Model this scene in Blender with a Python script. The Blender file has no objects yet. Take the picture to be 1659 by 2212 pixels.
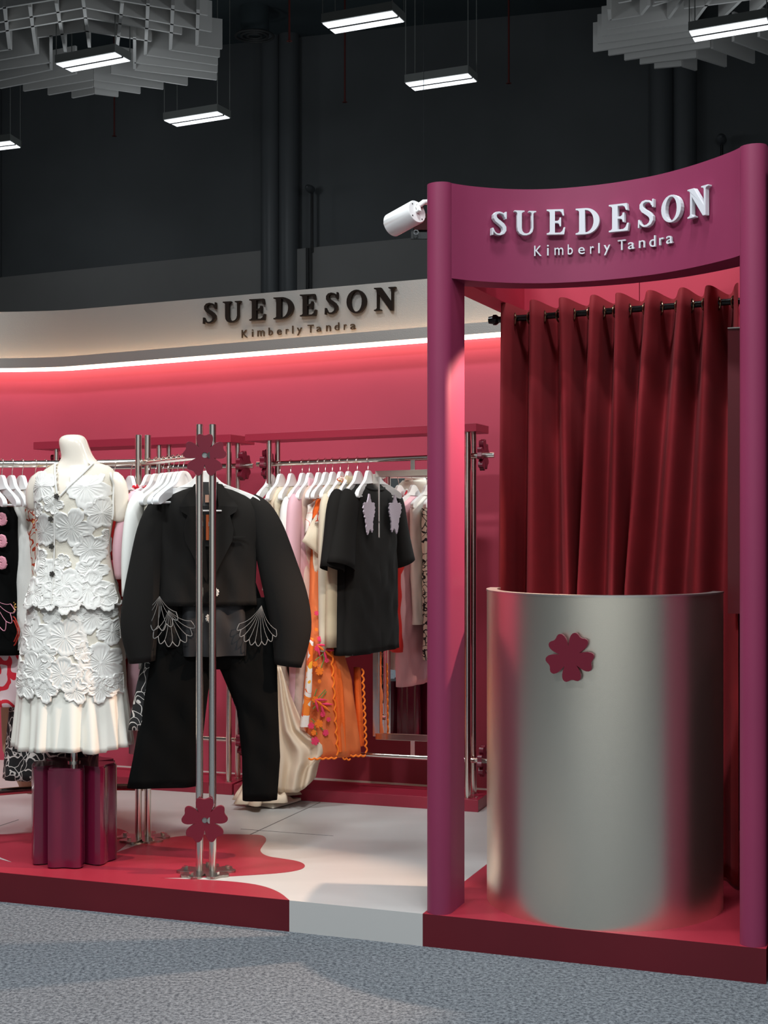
import bpy, math, random
from math import sin, cos, pi, radians, sqrt, atan2, hypot
from mathutils import Vector, Matrix
from mathutils.geometry import tessellate_polygon
random.seed(7)
S = bpy.context.scene
COL = S.collection
# ------------------------------------------------------------------ camera
F = 3150.0; CX = 829.5; HY = 1112.0; H = 1.5
cam_d = bpy.data.cameras.new('camera'); cam = bpy.data.objects.new('camera', cam_d); COL.objects.link(cam)
cam.location = (0, 0, H); cam.rotation_euler = (pi/2, 0, 0)
cam_d.sensor_fit = 'VERTICAL'; cam_d.sensor_height = 36.0; cam_d.lens = 36.0*F/2212.0
cam_d.shift_y = (HY-1106.0)/2212.0; cam_d.clip_end = 200
S.camera = cam
# ------------------------------------------------------------------ view + world
S.view_settings.view_transform = 'Standard'; S.view_settings.look = 'None'
S.view_settings.gamma = 1; S.view_settings.exposure = -0.14; S.view_settings.use_curve_mapping = False
W = bpy.data.worlds.new('world'); S.world = W; W.use_nodes = True
bg = W.node_tree.nodes['Background']; bg.inputs[0].default_value = (0.62, 0.70, 0.74, 1); bg.inputs[1].default_value = 0.10
def lamp(kind, name, loc, energy, color=(1,1,1), target=None, size=None, sizey=None, **kw):
    d = bpy.data.lights.new(name, kind); d.energy = energy; d.color = color
    if kind == 'AREA':
        d.shape = 'RECTANGLE'; d.size = size; d.size_y = sizey or size
    elif size is not None: d.shadow_soft_size = size
    for k, v in kw.items(): setattr(d, k, v)
    o = bpy.data.objects.new(name, d); COL.objects.link(o); o.location = loc
    if target is not None:
        o.rotation_euler = (Vector(target)-Vector(loc)).to_track_quat('-Z', 'Y').to_euler()
    return o
HALL = (0.88, 0.95, 1.0)
# unseen hall fixtures added over the aisle to light the booth (housings further down)
AISLE = [(-2.6, 4.7), (0.5, 3.8), (3.4, 2.6), (-2.4, 0.4), (0.8, -0.8), (4.0, -2.0)]
for (x, y), e in zip(AISLE, (205, 175, 100, 420, 190, 80)):
    lamp('AREA', 'added_hall_light', (x, y, 6.42), e, HALL, (x, y, 0), 1.1, 0.4)
# white spots: one on the outside of the booth, one tucked behind its header
lamp('SPOT', 'rack_spot', (0.02, 5.34, 2.50), 60, (1, .93, .82), (-1.0, 7.2, 1.0), 0.03, spot_size=radians(75), spot_blend=.7)
lamp('SPOT', 'booth_spot', (1.075, 5.33, 2.44), 300, (1, .68, .50), (.27, 5.18, 1.50), 0.02, spot_size=radians(53), spot_blend=.4)
# ------------------------------------------------------------------ projection helpers
def P(x, y, Z): return Vector(((x-CX)/F*Z, Z, H-(y-HY)/F*Z))
def G(x, y, h): return P(x, y, F*(H-h)/(y-HY))
def on_line(px, a, b):
    """plan point where the ray through column px meets plan line a-b"""
    k = (px-CX)/F; dx, dy = b[0]-a[0], b[1]-a[1]
    t = (k*a[1]-a[0])/(dx-k*dy)
    return Vector((a[0]+dx*t, a[1]+dy*t))
def V3(p, z): return Vector((p[0], p[1], z))
# ------------------------------------------------------------------ mesh collector
class M:
    def __init__(s): s.v = []; s.f = []; s.mi = []
    def add(s, vs, fs, mi=0):
        b = len(s.v); s.v += [tuple(v) for v in vs]; s.f += [tuple(i+b for i in f) for f in fs]; s.mi += [mi]*len(fs); return s
    def quadbox(s, plan, z0, z1, mi=0):
        n = len(plan); z0 = z0 if isinstance(z0, (list, tuple)) else [z0]*n; z1 = z1 if isinstance(z1, (list, tuple)) else [z1]*n
        tri = tessellate_polygon([[Vector((p[0], p[1], 0)) for p in plan]])
        vs = [(p[0], p[1], z0[i]) for i, p in enumerate(plan)]+[(p[0], p[1], z1[i]) for i, p in enumerate(plan)]
        fs = [tuple(t) for t in tri]+[tuple(i+n for i in t) for t in tri]
        fs += [(i, (i+1) % n, n+(i+1) % n, n+i) for i in range(n)]
        return s.add(vs, fs, mi)
    def box(s, c, d, R=None, mi=0):
        vs = []
        for i in range(8):
            p = Vector(((i & 1)-.5, ((i >> 1) & 1)-.5, ((i >> 2) & 1)-.5)); p = Vector((p.x*d[0], p.y*d[1], p.z*d[2]))
            if R is not None: p = R @ p
            vs.append(p+Vector(c))
        return s.add(vs, [(0,2,3,1),(4,5,7,6),(0,1,5,4),(2,6,7,3),(0,4,6,2),(1,3,7,5)], mi)
    def beam(s, a, b, w, h, up=(0,0,1), mi=0):
        a = Vector(a); b = Vector(b); d = (b-a); L = d.length; d.normalize(); u = Vector(up); x = d.cross(u).normalized(); z = x.cross(d)
        R = Matrix((x, d, z)).transposed(); return s.box((a+b)/2, (w, L, h), R, mi)
    def tube(s, pts, r, n=12, cap=True, flat=None, mi=0, up=None):
        pts = [Vector(p) for p in pts]; rs = r if isinstance(r, (list, tuple)) else [r]*len(pts); m = len(pts)
        vs = []; prev = None
        for i, p in enumerate(pts):
            t = (pts[min(i+1, m-1)]-pts[max(i-1, 0)]).normalized()
            if prev is None:
                a = Vector(up) if up else (Vector((0,0,1)) if abs(t.z) < .9 else Vector((1,0,0)))
                x = t.cross(a).normalized()
            else: x = (prev-t*prev.dot(t)).normalized()
            prev = x; y = t.cross(x)
            for j in range(n):
                a = 2*pi*j/n; rr = rs[i]; ra, rb = rr if isinstance(rr, (list, tuple)) else (rr, rr)
                vs.append(p+x*cos(a)*ra+y*sin(a)*rb)
        fs = [(i*n+j, i*n+(j+1) % n, (i+1)*n+(j+1) % n, (i+1)*n+j) for i in range(m-1) for j in range(n)]
        if cap: fs += [tuple(range(n))[::-1], tuple(range((m-1)*n, m*n))]
        return s.add(vs, fs, mi)
    def rings(s, R, n=40, cap_top=True, cap_bot=False, mi=0):
        m = len(R); vs = [p for r in R for p in r]
        fs = [(i*n+j, i*n+(j+1) % n, (i+1)*n+(j+1) % n, (i+1)*n+j) for i in range(m-1) for j in range(n)]
        if cap_top: fs.append(tuple(range(n)))
        if cap_bot: fs.append(tuple(range((m-1)*n, m*n)))
        return s.add(vs, fs, mi)
    def grid(s, rows, mi=0, closed=False):
        m = len(rows); n = len(rows[0]); vs = [p for r in rows for p in r]
        k = n if closed else n-1
        return s.add(vs, [(i*n+j, i*n+(j+1) % n, (i+1)*n+(j+1) % n, (i+1)*n+j) for i in range(m-1) for j in range(k)], mi)
    def prism(s, loops, T, depth, mi=0):
        """loops: outer + holes in 2D; T maps (x,y,d)->3D ; d from 0 to depth"""
        L = [[Vector((p[0], p[1], 0)) for p in l] for l in loops]; tri = tessellate_polygon(L)
        flat = [p for l in loops for p in l]; n = len(flat)
        vs = [T(p[0], p[1], 0) for p in flat]+[T(p[0], p[1], depth) for p in flat]
        fs = [tuple(t) for t in tri]+[tuple(i+n for i in t)[::-1] for t in tri]; o = 0
        for l in loops:
            k = len(l); fs += [(o+i, o+(i+1) % k, n+o+(i+1) % k, n+o+i) for i in range(k)]; o += k
        return s.add(vs, fs, mi)
def link(name, m, mats, parent=None, smooth=False, local=False, bevel=0, subd=0, solid=0, auto=None):
    me = bpy.data.meshes.new(name)
    off = Vector((0,0,0))
    if parent is not None and not local:
        q = parent
        while q is not None: off = off+q.location; q = q.parent
    me.from_pydata([tuple(Vector(v)-off) for v in m.v], [], m.f); me.validate(); me.update()
    mats = mats if isinstance(mats, (list, tuple)) else [mats]
    for k in mats: me.materials.append(k)
    if len(mats) > 1 and len(me.polygons) == len(m.mi):
        for i, p in enumerate(me.polygons): p.material_index = m.mi[i]
    import bmesh
    b = bmesh.new(); b.from_mesh(me); bmesh.ops.recalc_face_normals(b, faces=b.faces); b.to_mesh(me); b.free()
    if smooth:
        me.polygons.foreach_set('use_smooth', [True]*len(me.polygons))
        if auto is None: auto = 40
        try: me.set_sharp_from_angle(angle=radians(auto))
        except Exception: pass
    o = bpy.data.objects.new(name, me); COL.objects.link(o)
    if parent is not None: o.parent = parent
    if solid:
        k = o.modifiers.new('solid', 'SOLIDIFY'); k.thickness = solid; k.offset = 0
    if bevel:
        k = o.modifiers.new('bevel', 'BEVEL'); k.width = bevel; k.segments = 2; k.limit_method = 'ANGLE'; k.angle_limit = radians(40)
    if subd:
        k = o.modifiers.new('sub', 'SUBSURF'); k.levels = subd; k.render_levels = subd
    return o
def tag(o, label, cat, group=None):
    o['label'] = label; o['category'] = cat
    if group: o['group'] = group
    return o
def struct(name, m, mats, **kw):
    o = link(name, m, mats, **kw); o['kind'] = 'structure'; return o
def thing(name, label, cat, loc=(0,0,0), rz=0, group=None):
    o = bpy.data.objects.new(name, None); COL.objects.link(o); o.location = loc; o.rotation_euler = (0,0,rz)
    o.empty_display_size = .05; return tag(o, label, cat, group)
def copy_tree(o, parent=None):
    c = o.copy(); COL.objects.link(c); c.parent = parent
    for ch in list(o.children): copy_tree(ch, c)
    return c
# ------------------------------------------------------------------ materials
def mat(name, col, rough=.5, metal=0, spec=.5, bump=0, bscale=200, sheen=0, var=0, vscale=3, emit=0, coat=0, alpha=1, trans=0, aniso=0, stretch=None):
    m = bpy.data.materials.new(name); m.use_nodes = True; nt = m.node_tree; b = nt.nodes['Principled BSDF']
    c = (*col, 1); b.inputs['Base Color'].default_value = c; b.inputs['Roughness'].default_value = rough; b.inputs['Metallic'].default_value = metal
    b.inputs['Specular IOR Level'].default_value = spec
    if sheen: b.inputs['Sheen Weight'].default_value = sheen; b.inputs['Sheen Roughness'].default_value = .4; b.inputs['Sheen Tint'].default_value = (*[min(1, x*1.5+.08) for x in col], 1)
    if coat: b.inputs['Coat Weight'].default_value = coat; b.inputs['Coat Roughness'].default_value = .12
    if alpha < 1: b.inputs['Alpha'].default_value = alpha
    if trans: b.inputs['Transmission Weight'].default_value = trans
    if aniso: b.inputs['Anisotropic'].default_value = aniso
    if emit: b.inputs['Emission Color'].default_value = c; b.inputs['Emission Strength'].default_value = emit
    tc = nt.nodes.new('ShaderNodeTexCoord'); src = tc.outputs['Object']
    if stretch:
        mp = nt.nodes.new('ShaderNodeMapping'); mp.inputs['Scale'].default_value = stretch; nt.links.new(src, mp.inputs[0]); src = mp.outputs[0]
    if bump:
        n = nt.nodes.new('ShaderNodeTexNoise'); n.inputs['Scale'].default_value = bscale; n.inputs['Detail'].default_value = 3; nt.links.new(src, n.inputs['Vector'])
        k = nt.nodes.new('ShaderNodeBump'); k.inputs['Strength'].default_value = bump; k.inputs['Distance'].default_value = .002
        nt.links.new(n.outputs[0], k.inputs['Height']); nt.links.new(k.outputs[0], b.inputs['Normal'])
    if var:
        n = nt.nodes.new('ShaderNodeTexNoise'); n.inputs['Scale'].default_value = vscale; n.inputs['Detail'].default_value = 5; nt.links.new(src, n.inputs['Vector'])
        r = nt.nodes.new('ShaderNodeValToRGB'); nt.links.new(n.outputs[0], r.inputs[0])
        r.color_ramp.elements[0].position = .3; r.color_ramp.elements[1].position = .7
        r.color_ramp.elements[0].color = (*[x*(1-var) for x in col], 1); r.color_ramp.elements[1].color = (*[min(1, x*(1+var)) for x in col], 1)
        nt.links.new(r.outputs[0], b.inputs['Base Color'])
    return m
def lines_mat(name, base, line, scale=14, width=.06, warp=.25, rough=.85, blobs=None, bscale=6, bth=.33):
    """fabric print: wandering outline drawing (cell edges of warped voronoi) over base, optional coloured blobs"""
    m = mat(name, base, rough, bump=.15, bscale=900); nt = m.node_tree; b = nt.nodes['Principled BSDF']
    tc = nt.nodes.new('ShaderNodeTexCoord'); n = nt.nodes.new('ShaderNodeTexNoise'); n.inputs['Scale'].default_value = 11; n.inputs['Detail'].default_value = 1
    nt.links.new(tc.outputs['Object'], n.inputs['Vector'])
    mx = nt.nodes.new('ShaderNodeVectorMath'); mx.operation = 'SCALE'; mx.inputs['Scale'].default_value = warp; nt.links.new(n.outputs['Color'], mx.inputs[0])
    ad = nt.nodes.new('ShaderNodeVectorMath'); nt.links.new(tc.outputs['Object'], ad.inputs[0]); nt.links.new(mx.outputs[0], ad.inputs[1])
    v = nt.nodes.new('ShaderNodeTexVoronoi'); v.feature = 'DISTANCE_TO_EDGE'; v.inputs['Scale'].default_value = scale; nt.links.new(ad.outputs[0], v.inputs['Vector'])
    lt = nt.nodes.new('ShaderNodeMath'); lt.operation = 'LESS_THAN'; lt.inputs[1].default_value = width; nt.links.new(v.outputs['Distance'], lt.inputs[0])
    mix = nt.nodes.new('ShaderNodeMix'); mix.data_type = 'RGBA'; mix.inputs[6].default_value = (*base, 1); mix.inputs[7].default_value = (*line, 1)
    if blobs:
        v2 = nt.nodes.new('ShaderNodeTexVoronoi'); v2.inputs['Scale'].default_value = bscale; nt.links.new(ad.outputs[0], v2.inputs['Vector'])
        l2 = nt.nodes.new('ShaderNodeMath'); l2.operation = 'LESS_THAN'; l2.inputs[1].default_value = bth; nt.links.new(v2.outputs['Distance'], l2.inputs[0])
        sp = nt.nodes.new('ShaderNodeSeparateColor'); nt.links.new(v2.outputs['Color'], sp.inputs[0])
        r = nt.nodes.new('ShaderNodeValToRGB'); r.color_ramp.interpolation = 'CONSTANT'
        while len(r.color_ramp.elements) < len(blobs): r.color_ramp.elements.new(1)
        for i, c in enumerate(blobs): r.color_ramp.elements[i].position = i/len(blobs); r.color_ramp.elements[i].color = (*c, 1)
        nt.links.new(sp.outputs[0], r.inputs[0])
        m2 = nt.nodes.new('ShaderNodeMix'); m2.data_type = 'RGBA'; m2.inputs[6].default_value = (*base, 1)
        nt.links.new(l2.outputs[0], m2.inputs[0]); nt.links.new(r.outputs[0], m2.inputs[7]); nt.links.new(m2.outputs[2], mix.inputs[6])
    nt.links.new(lt.outputs[0], mix.inputs[0]); nt.links.new(mix.outputs[2], b.inputs['Base Color']); return m
def sheer(name, col, alpha=.55):
    m = mat(name, col, .8, alpha=alpha, bump=.1, bscale=600); return m
BURG = mat('burgundy paint', (.235, .027, .078), .5, spec=.4, bump=.05, bscale=120, var=.06, vscale=2)
WINE = mat('wine lacquer', (.19, .012, .032), .3, spec=.5, bump=.04, bscale=150, var=.08, vscale=2)
PLINTHM = mat('plinth gloss burgundy', (.13, .007, .030), .16, spec=.6, coat=.4)
FLOWM = mat('flower emblem paint', (.135, .007, .020), .3)
WALLP = mat('raspberry wall paint', (.40, .047, .080), .5, spec=.35, bump=.06, bscale=60, var=.05, vscale=1.5)
INNER = mat('crimson inner paint', (.50, .028, .060), .5)
FLOORW = mat('beige vinyl floor', (.47, .455, .43), .32, spec=.45, var=.05, vscale=2.5, stretch=(.6,2.5,1))
FLOORR = mat('red vinyl floor', (.31, .022, .038), .35, spec=.4, var=.10, vscale=3)
STEPR = mat('platform skirting wine', (.105, .006, .012), .4, spec=.4, var=.08)
STEPW = mat('platform skirting grey', (.50, .49, .47), .5)
CHROME = mat('polished steel', (.80, .76, .70), .18, metal=1)
BRUSH = mat('brushed steel band', (.40, .365, .33), .40, metal=.78, bump=.25, bscale=260)
ALU = mat('satin aluminium', (.86, .80, .68), .32, metal=1, bump=.10, bscale=500)
ALUE = mat('aluminium edge', (.75, .72, .68), .35, metal=1)
MIRR = mat('mirror glass', (.93, .93, .93), .01, metal=1)
BLK = mat('black satin', (.012, .012, .012), .35)
ROD = mat('black curtain rod', (.012, .011, .010), .22, metal=.6)
WHITEP = mat('white lacquer', (.80, .79, .77), .25)
LETW = mat('white acrylic letter', (.66, .66, .69), .6, spec=.25)
LETB = mat('dark bronze letter', (.008, .005, .0035), .8, spec=.1)
LETS = mat('bronze small letter', (.025, .015, .009), .8, spec=.1)
HWALL = mat('charcoal hall wall', (.088, .094, .098), .55, spec=.3, var=.15, vscale=.6, bump=.2, bscale=20)
HCEIL = mat('black hall ceiling', (.036, .050, .056), .8, var=.2, vscale=.5)
BAFF = mat('pale acoustic baffle', (.62, .61, .59), .85)
LHOUS = mat('grey lamp housing', (.20, .21, .20), .6)
LPAN = mat('lit lamp panel', (.93, .96, 1.0), .5, emit=1.25)
LEDM = mat('lit led strip', (1.0, .80, .62), .5, emit=8)
CURT = mat('red velvet', (.24, .008, .014), .85, sheen=.12, bump=.15, bscale=500, var=.12, vscale=6)
SKIN = mat('cream mannequin gloss', (.80, .71, .60), .22, coat=.3)
NET = mat('ivory net fabric', (.70, .64, .53), .9, bump=.6, bscale=420)
LACE = mat('white embroidery', (.74, .715, .66), .75, bump=.25, bscale=300)
CHIF = mat('ivory chiffon', (.80, .77, .68), .7, bump=.08, bscale=300)
BUTT = mat('antique metal button', (.10, .09, .08), .35, metal=.9)
BLKF = mat('black suiting', (.0125, .0112, .0100), .95, spec=.15, sheen=.01, bump=.3, bscale=700)
BLKT = mat('black trouser cloth', (.0028, .0029, .0027), .95, spec=.1, bump=.2, bscale=700)
WF = mat('white cotton', (.78, .76, .70), .85, bump=.2, bscale=300)
CREAM = mat('cream linen', (.68, .58, .43), .85, bump=.3, bscale=160)
TANF = mat('tan cotton', (.55, .44, .29), .85, bump=.2, bscale=200)
PINK = mat('pale pink cotton', (.72, .42, .46), .8, bump=.15, bscale=300)
PINKL = mat('pink eyelet lace', (.70, .36, .42), .85, bump=.9, bscale=160)
REDF = mat('red fabric', (.60, .016, .012), .7, bump=.1, bscale=200)
ORSH = sheer('orange organza', (.90, .22, .06), .72)
ORF = mat('bright orange lace', (.85, .13, .01), .75, bump=.9, bscale=120)
GOLD = mat('gold satin', (.75, .42, .10), .4)
PEACH = mat('peach drape', (.66, .47, .36), .75, bump=.1, bscale=60)
DRAPE = mat('ecru chiffon drape', (.72, .58, .43), .75)
NUDE = mat('nude wavy knit', (.62, .45, .37), .85, bump=.9, bscale=45)
BWP = lines_mat('black cloth with white drawing', (.008,.008,.008), (.62,.57,.52), 17, .045)
WBP = lines_mat('ecru cloth with black drawing', (.66,.60,.50), (.01,.01,.01), 19, .075)
NVP = lines_mat('navy cloth with copper lines', (.025,.03,.05), (.50,.35,.30), 13, .04)
WRP = lines_mat('white cloth with rust embroidery', (.74,.66,.56), (.50,.05,.015), 15, .06, blobs=[(.74,.66,.56),(.75,.40,.10),(.74,.66,.56)], bscale=12, bth=.25)
ORP = lines_mat('orange floral print', (.86,.78,.70), (.75,.06,.02), 9, .02, blobs=[(.90,.16,.01),(.92,.42,.03),(.80,.06,.08),(.90,.22,.02)], bscale=13, bth=.5)
RWP = lines_mat('red white swirl print', (.82,.62,.62), (.72,.02,.04), 7, .10)
GREEN = mat('green thread', (.10, .25, .05), .8)
HOTP = mat('hot pink thread', (.80, .04, .12), .8)
ORTH = mat('orange thread', (.95, .20, .01), .8)
TAGO = mat('orange swing tag', (.55, .12, .03), .7)
TAGW = mat('white paper', (.75, .73, .70), .7)
TAGB = mat('peach woven label', (.60, .35, .25), .8)
PRINT = mat('grey print', (.25, .22, .20), .7)
def carpet():
    m = mat('grey carpet', (.15, .165, .18), .95, bump=1, bscale=350, spec=.1); nt = m.node_tree; b = nt.nodes['Principled BSDF']
    tc = nt.nodes.new('ShaderNodeTexCoord'); a = nt.nodes.new('ShaderNodeTexNoise'); a.inputs['Scale'].default_value = 75; a.inputs['Detail'].default_value = 6; a.inputs['Roughness'].default_value = .8
    c = nt.nodes.new('ShaderNodeTexNoise'); c.inputs['Scale'].default_value = 1.6; c.inputs['Detail'].default_value = 4
    nt.links.new(tc.outputs['Object'], a.inputs[0]); nt.links.new(tc.outputs['Object'], c.inputs[0])
    r = nt.nodes.new('ShaderNodeValToRGB'); r.color_ramp.elements[0].position = .40; r.color_ramp.elements[1].position = .60
    r.color_ramp.elements[0].color = (.050, .055, .064, 1); r.color_ramp.elements[1].color = (.215, .230, .243, 1)
    nt.links.new(a.outputs[0], r.inputs[0])
    r2 = nt.nodes.new('ShaderNodeValToRGB'); r2.color_ramp.elements[0].color = (.86,.86,.86,1); r2.color_ramp.elements[1].color = (1.1,1.1,1.1,1); nt.links.new(c.outputs[0], r2.inputs[0])
    mx = nt.nodes.new('ShaderNodeMix'); mx.data_type = 'RGBA'; mx.blend_type = 'MULTIPLY'; mx.inputs[0].default_value = 1
    nt.links.new(r.outputs[0], mx.inputs[6]); nt.links.new(r2.outputs[0], mx.inputs[7]); nt.links.new(mx.outputs[2], b.inputs['Base Color']); return m
CARPET = carpet()
# ================================================================== SETTING
HP = .1125
m = M(); m.box((0, 9, -.05), (44, 30, .1)); struct('floor', m, CARPET)
m = M(); m.box((0, 9, 8.6), (44, 30, .2)); struct('ceiling', m, HCEIL)
# platform ---------------------------------------------------------
pe = lambda x, y: G(x, y, HP).xy
fA = pe(0, 1885); fB = pe(625, 1945); fC = pe(913, 1974); fD = pe(1655, 2050.4)
U = (fD-fC).normalized(); Vv = Vector((-U.y, U.x))        # booth axes: along the front, away from the viewer
ul = (fA-fB).normalized(); fL = fA+ul*1.9
def bk(p, d): return p+Vv*d
def BP(u, v): return fC+U*u+Vv*v
m = M(); m.quadbox([fL, fB, fC, bk(fC, 3.2), bk(fL, 2.6)], 0.0, HP)
o = struct('trim_1', m, [FLOORW, STEPR, STEPW])
o.name = 'platform'
def front_idx(o):
    me = o.data
    for p in me.polygons:
        c = p.center; n = p.normal
        if abs(n.z) < .3:
            p.material_index = 1 if (c.x < fB.x and n.y < -.5) else (2 if n.y < -.5 else 0)
front_idx(o)
m = M(); BW = 1.162
m.quadbox([BP(0,0), BP(BW,0), BP(BW,1.9), BP(0,1.9)], 0.0, HP+.0006)
o = struct('booth_platform', m, [FLOORR, STEPR])
for p in o.data.polygons:
    if abs(p.normal.z) < .3: p.material_index = 1
# painted shape on the platform floor
def smooth(pts, it=2, closed=True):
    for _ in range(it):
        q = []; n = len(pts)
        for i in range(n):
            a = Vector(pts[i]); b = Vector(pts[(i+1) % n])
            if not closed and i == n-1: break
            q += [a*.75+b*.25, a*.25+b*.75]
        if not closed: q = [Vector(pts[0])]+q+[Vector(pts[-1])]
        pts = q
    return pts
crv1 = [(625,1945),(605,1928),(570,1914),(520,1906),(450,1901),(340,1897)]
crv2 = [(340,1897),(450,1896),(540,1891),(610,1886),(648,1880),(662,1871),(648,1861),(610,1855),(575,1850),(560,1839),(568,1826),(577,1814),(568,1804),(535,1803),(450,1802),(370,1808),(310,1821),(248,1843)]
crv3 = [(248,1843),(268,1829),(284,1813),(280,1800),(262,1791),(235,1788),(160,1790),(100,1797),(40,1802),(0,1803),(-120,1800),(-300,1790)]
poly = smooth(crv1, 2, False)+smooth(crv2, 2, False)[1:]+smooth(crv3, 2, False)[1:]
pl = [pe(p[0], p[1]) for p in poly]
pl += [fL+Vector((0.02, .4)), fL+Vector((.02, .001)), fA]
m = M(); m.quadbox([(p.x, p.y) for p in pl], HP, HP+.0012); struct('trim_2', m, FLOORR)
m = M(); m.quadbox([pe(*p) for p in [(-260,1822),(-60,1843),(0,1853),(24.6,1863),(0,1856.5),(-80,1850),(-260,1840)]], HP+.001, HP+.002); struct('trim_3', m, FLOORW)
m = M()
for a, b, w in [((538,1804),(692,1733),.004), ((0,1784),(40,1771),.003), ((520,1791),(720,1806),.0015), ((-200,1848),(0,1784),.003)]:
    A = pe(*a); B = pe(*b); d = (B-A).normalized(); n = Vector((-d.y, d.x))*w/2
    m.quadbox([A-n, B-n, B+n, A+n], HP, HP+.0012)
struct('trim_4', m, mat('floor joint', (.16, .14, .13), .8))
# ------------------------------------------------------------------ curved back wall with band and led
WA = Vector((.21, 7.5)); WD = Vector((1, -.34)).normalized()
def wl(px): return on_line(px, WA, WA+WD)
wpts = []                                                # plan polyline from right to left, with column px
j = wl(155); nrm = Vector((-.322, -.947)); Rw = 1.7; cw = j+nrm*Rw
for px in range(1760, 155, -60): wpts.append(wl(px))
wpts.append(j); a0 = atan2((j-cw).y, (j-cw).x)
for k in range(1, 27): a = a0+k*radians(3.6); wpts.append(cw+Vector((cos(a), sin(a)))*Rw)
for k in range(1, 4): wpts.append(wpts[-1]+Vector((-sin(a0+26*radians(3.6)), cos(a0+26*radians(3.6))))*.5*1)
def interp(x, T):
    if x <= T[0][0]: return T[0][1]
    for (a, b), (c, d) in zip(T, T[1:]):
        if x <= c: return b+(d-b)*(x-a)/(c-a)
    return T[-1][1]
def wz(p, T, Zmin=None):
    px = CX+F*p.x/p.y; return H+(HY-interp(px, T))/F*p.y
def zc(T, x): p = wl(x) if x >= 155 else j; return wz(p, T)
TOP = [(155,670.5),(300,660),(430,649),(918,604.5),(1080,590)]
BND = [(155,775.5),(300,765),(918,714),(1080,700)]
LIP = [(155,797),(300,786),(918,736.5),(1080,724)]
LED = [(155,803),(300,792),(918,743.5),(1080,731)]
def fz(T):
    """heights along the wall: fitted on the straight run, level beyond"""
    a = zc(T, 160); b = zc(T, 1080); pa = wl(160); pb = wl(1080)
    def f(p):
        t = (Vector(p)-pa).dot(WD)/(pb-pa).dot(WD); t = max(0, min(1.1, t)); return a+(b-a)*t
    return f
zt, zb, zl, ze = fz(TOP), fz(BND), fz(LIP), fz(LED)
def nor(i):
    a = wpts[max(i-1, 0)]; b = wpts[min(i+1, len(wpts)-1)]; d = (b-a).normalized(); n = Vector((d.y, -d.x))
    return n if n.dot(Vector((0, 5))-wpts[i]) > 0 else -n
NW = [nor(i) for i in range(len(wpts))]
def off(d): return [p+n*d for p, n in zip(wpts, NW)]
def strip(d0, d1, f0, f1):
    """solid strip following the wall, between offsets d0,d1 and heights f0,f1"""
    A = off(d0); B = off(d1); m = M(); R = []
    for a, b, p in zip(A, B, wpts):
        R.append([V3(a, f0(p)), V3(b, f0(p)), V3(b, f1(p)), V3(a, f1(p))])
    n = 4; vs = [q for r in R for q in r]; k = len(R)
    fs = [(i*n+q, i*n+(q+1) % n, (i+1)*n+(q+1) % n, (i+1)*n+q) for i in range(k-1) for q in range(n)]+[(0,1,2,3), tuple(range((k-1)*4, k*4))]
    return m.add(vs, fs)
struct('wall_back', strip(-.10, 0, lambda p: HP, lambda p: zb(p)+.01), WALLP, smooth=True)
bo = tag(link('metal_fascia_band', strip(-.10, .02, zb, zt), BRUSH, smooth=True), 'brushed silver fascia band curving along the top of the raspberry back wall', 'fascia')
tag(link('light_cove_lip', strip(.10, .115, zl, zb), BRUSH, smooth=True), 'plain silver lip strip running below the wide metal fascia band', 'trim strip')
ls = tag(link('led_strip', strip(.02, .10, lambda p: ze(p)+.004, lambda p: zl(p)), LEDM, smooth=True), 'glowing warm white led line under the silver lip of the back wall', 'light strip')
# up-light lying in the cove behind the lip
m = strip(.045, .085, lambda p: zl(p)+.004, lambda p: zl(p)+.010)
tag(link('cove_uplight', m, mat('lit cove tape', (1.0, .80, .56), .5, emit=15)), 'warm led line tucked above the silver lip, washing the fascia band', 'light strip')
# ------------------------------------------------------------------ hall shell
HW = Vector((0, 21.0)); HD = Vector((1, -.30)).normalized()
def hw(px): return on_line(px, HW, HW+HD)
a = HW-HD*22; b = HW+HD*22; n = Vector((-HD.y, HD.x))
m = M(); m.quadbox([a, b, b+n*.3, a+n*.3], 0, 8.6); struct('wall_hall', m, HWALL)
LEDGE = [(-400,640),(0,604),(570,545.5),(650,542),(918,516),(1700,440)]
def hz(px, y): p = hw(px); return H+(HY-y)/F*p.y
m = M(); xs = [-600, 0, 300, 570, 650, 918, 1400, 1800]; t = .16
for x0, x1 in zip(xs, xs[1:]):
    p, q = hw(x0), hw(x1); m.quadbox([p-n*t, q-n*t, q, p], 0, [hz(x0, interp(x0, LEDGE)), hz(x1, interp(x1, LEDGE)), hz(x1, interp(x1, LEDGE)), hz(x0, interp(x0, LEDGE))])
struct('trim_5', m, mat('hall wall lower cladding', (.20, .195, .188), .6, var=.1, vscale=.5))
COLM = mat('black column paint', (.082, .088, .093), .45, spec=.4)
for k, (x0, x1) in enumerate([(572, 650), (1408, 1506), (-70, 8)]):
    p = (hw(x0)+hw(x1))/2-n*.12; r = (hw(x1)-hw(x0)).length/2
    m = M(); m.tube([V3(p-HD*r*.5, 0), V3(p-HD*r*.5, 8.5)], r*.52, 32); m.tube([V3(p+HD*r*.5, 0), V3(p+HD*r*.5, 8.5)], r*.52, 32)
    o = link('pipe_column', m, COLM, smooth=True)
    tag(o, ['dark double pipe column left of the black security dome on the hall wall', 'dark double pipe column rising above the booth header', 'dark double pipe column at the left edge of the hall'][k], 'column', 'dark pipe columns on the hall wall')
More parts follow.
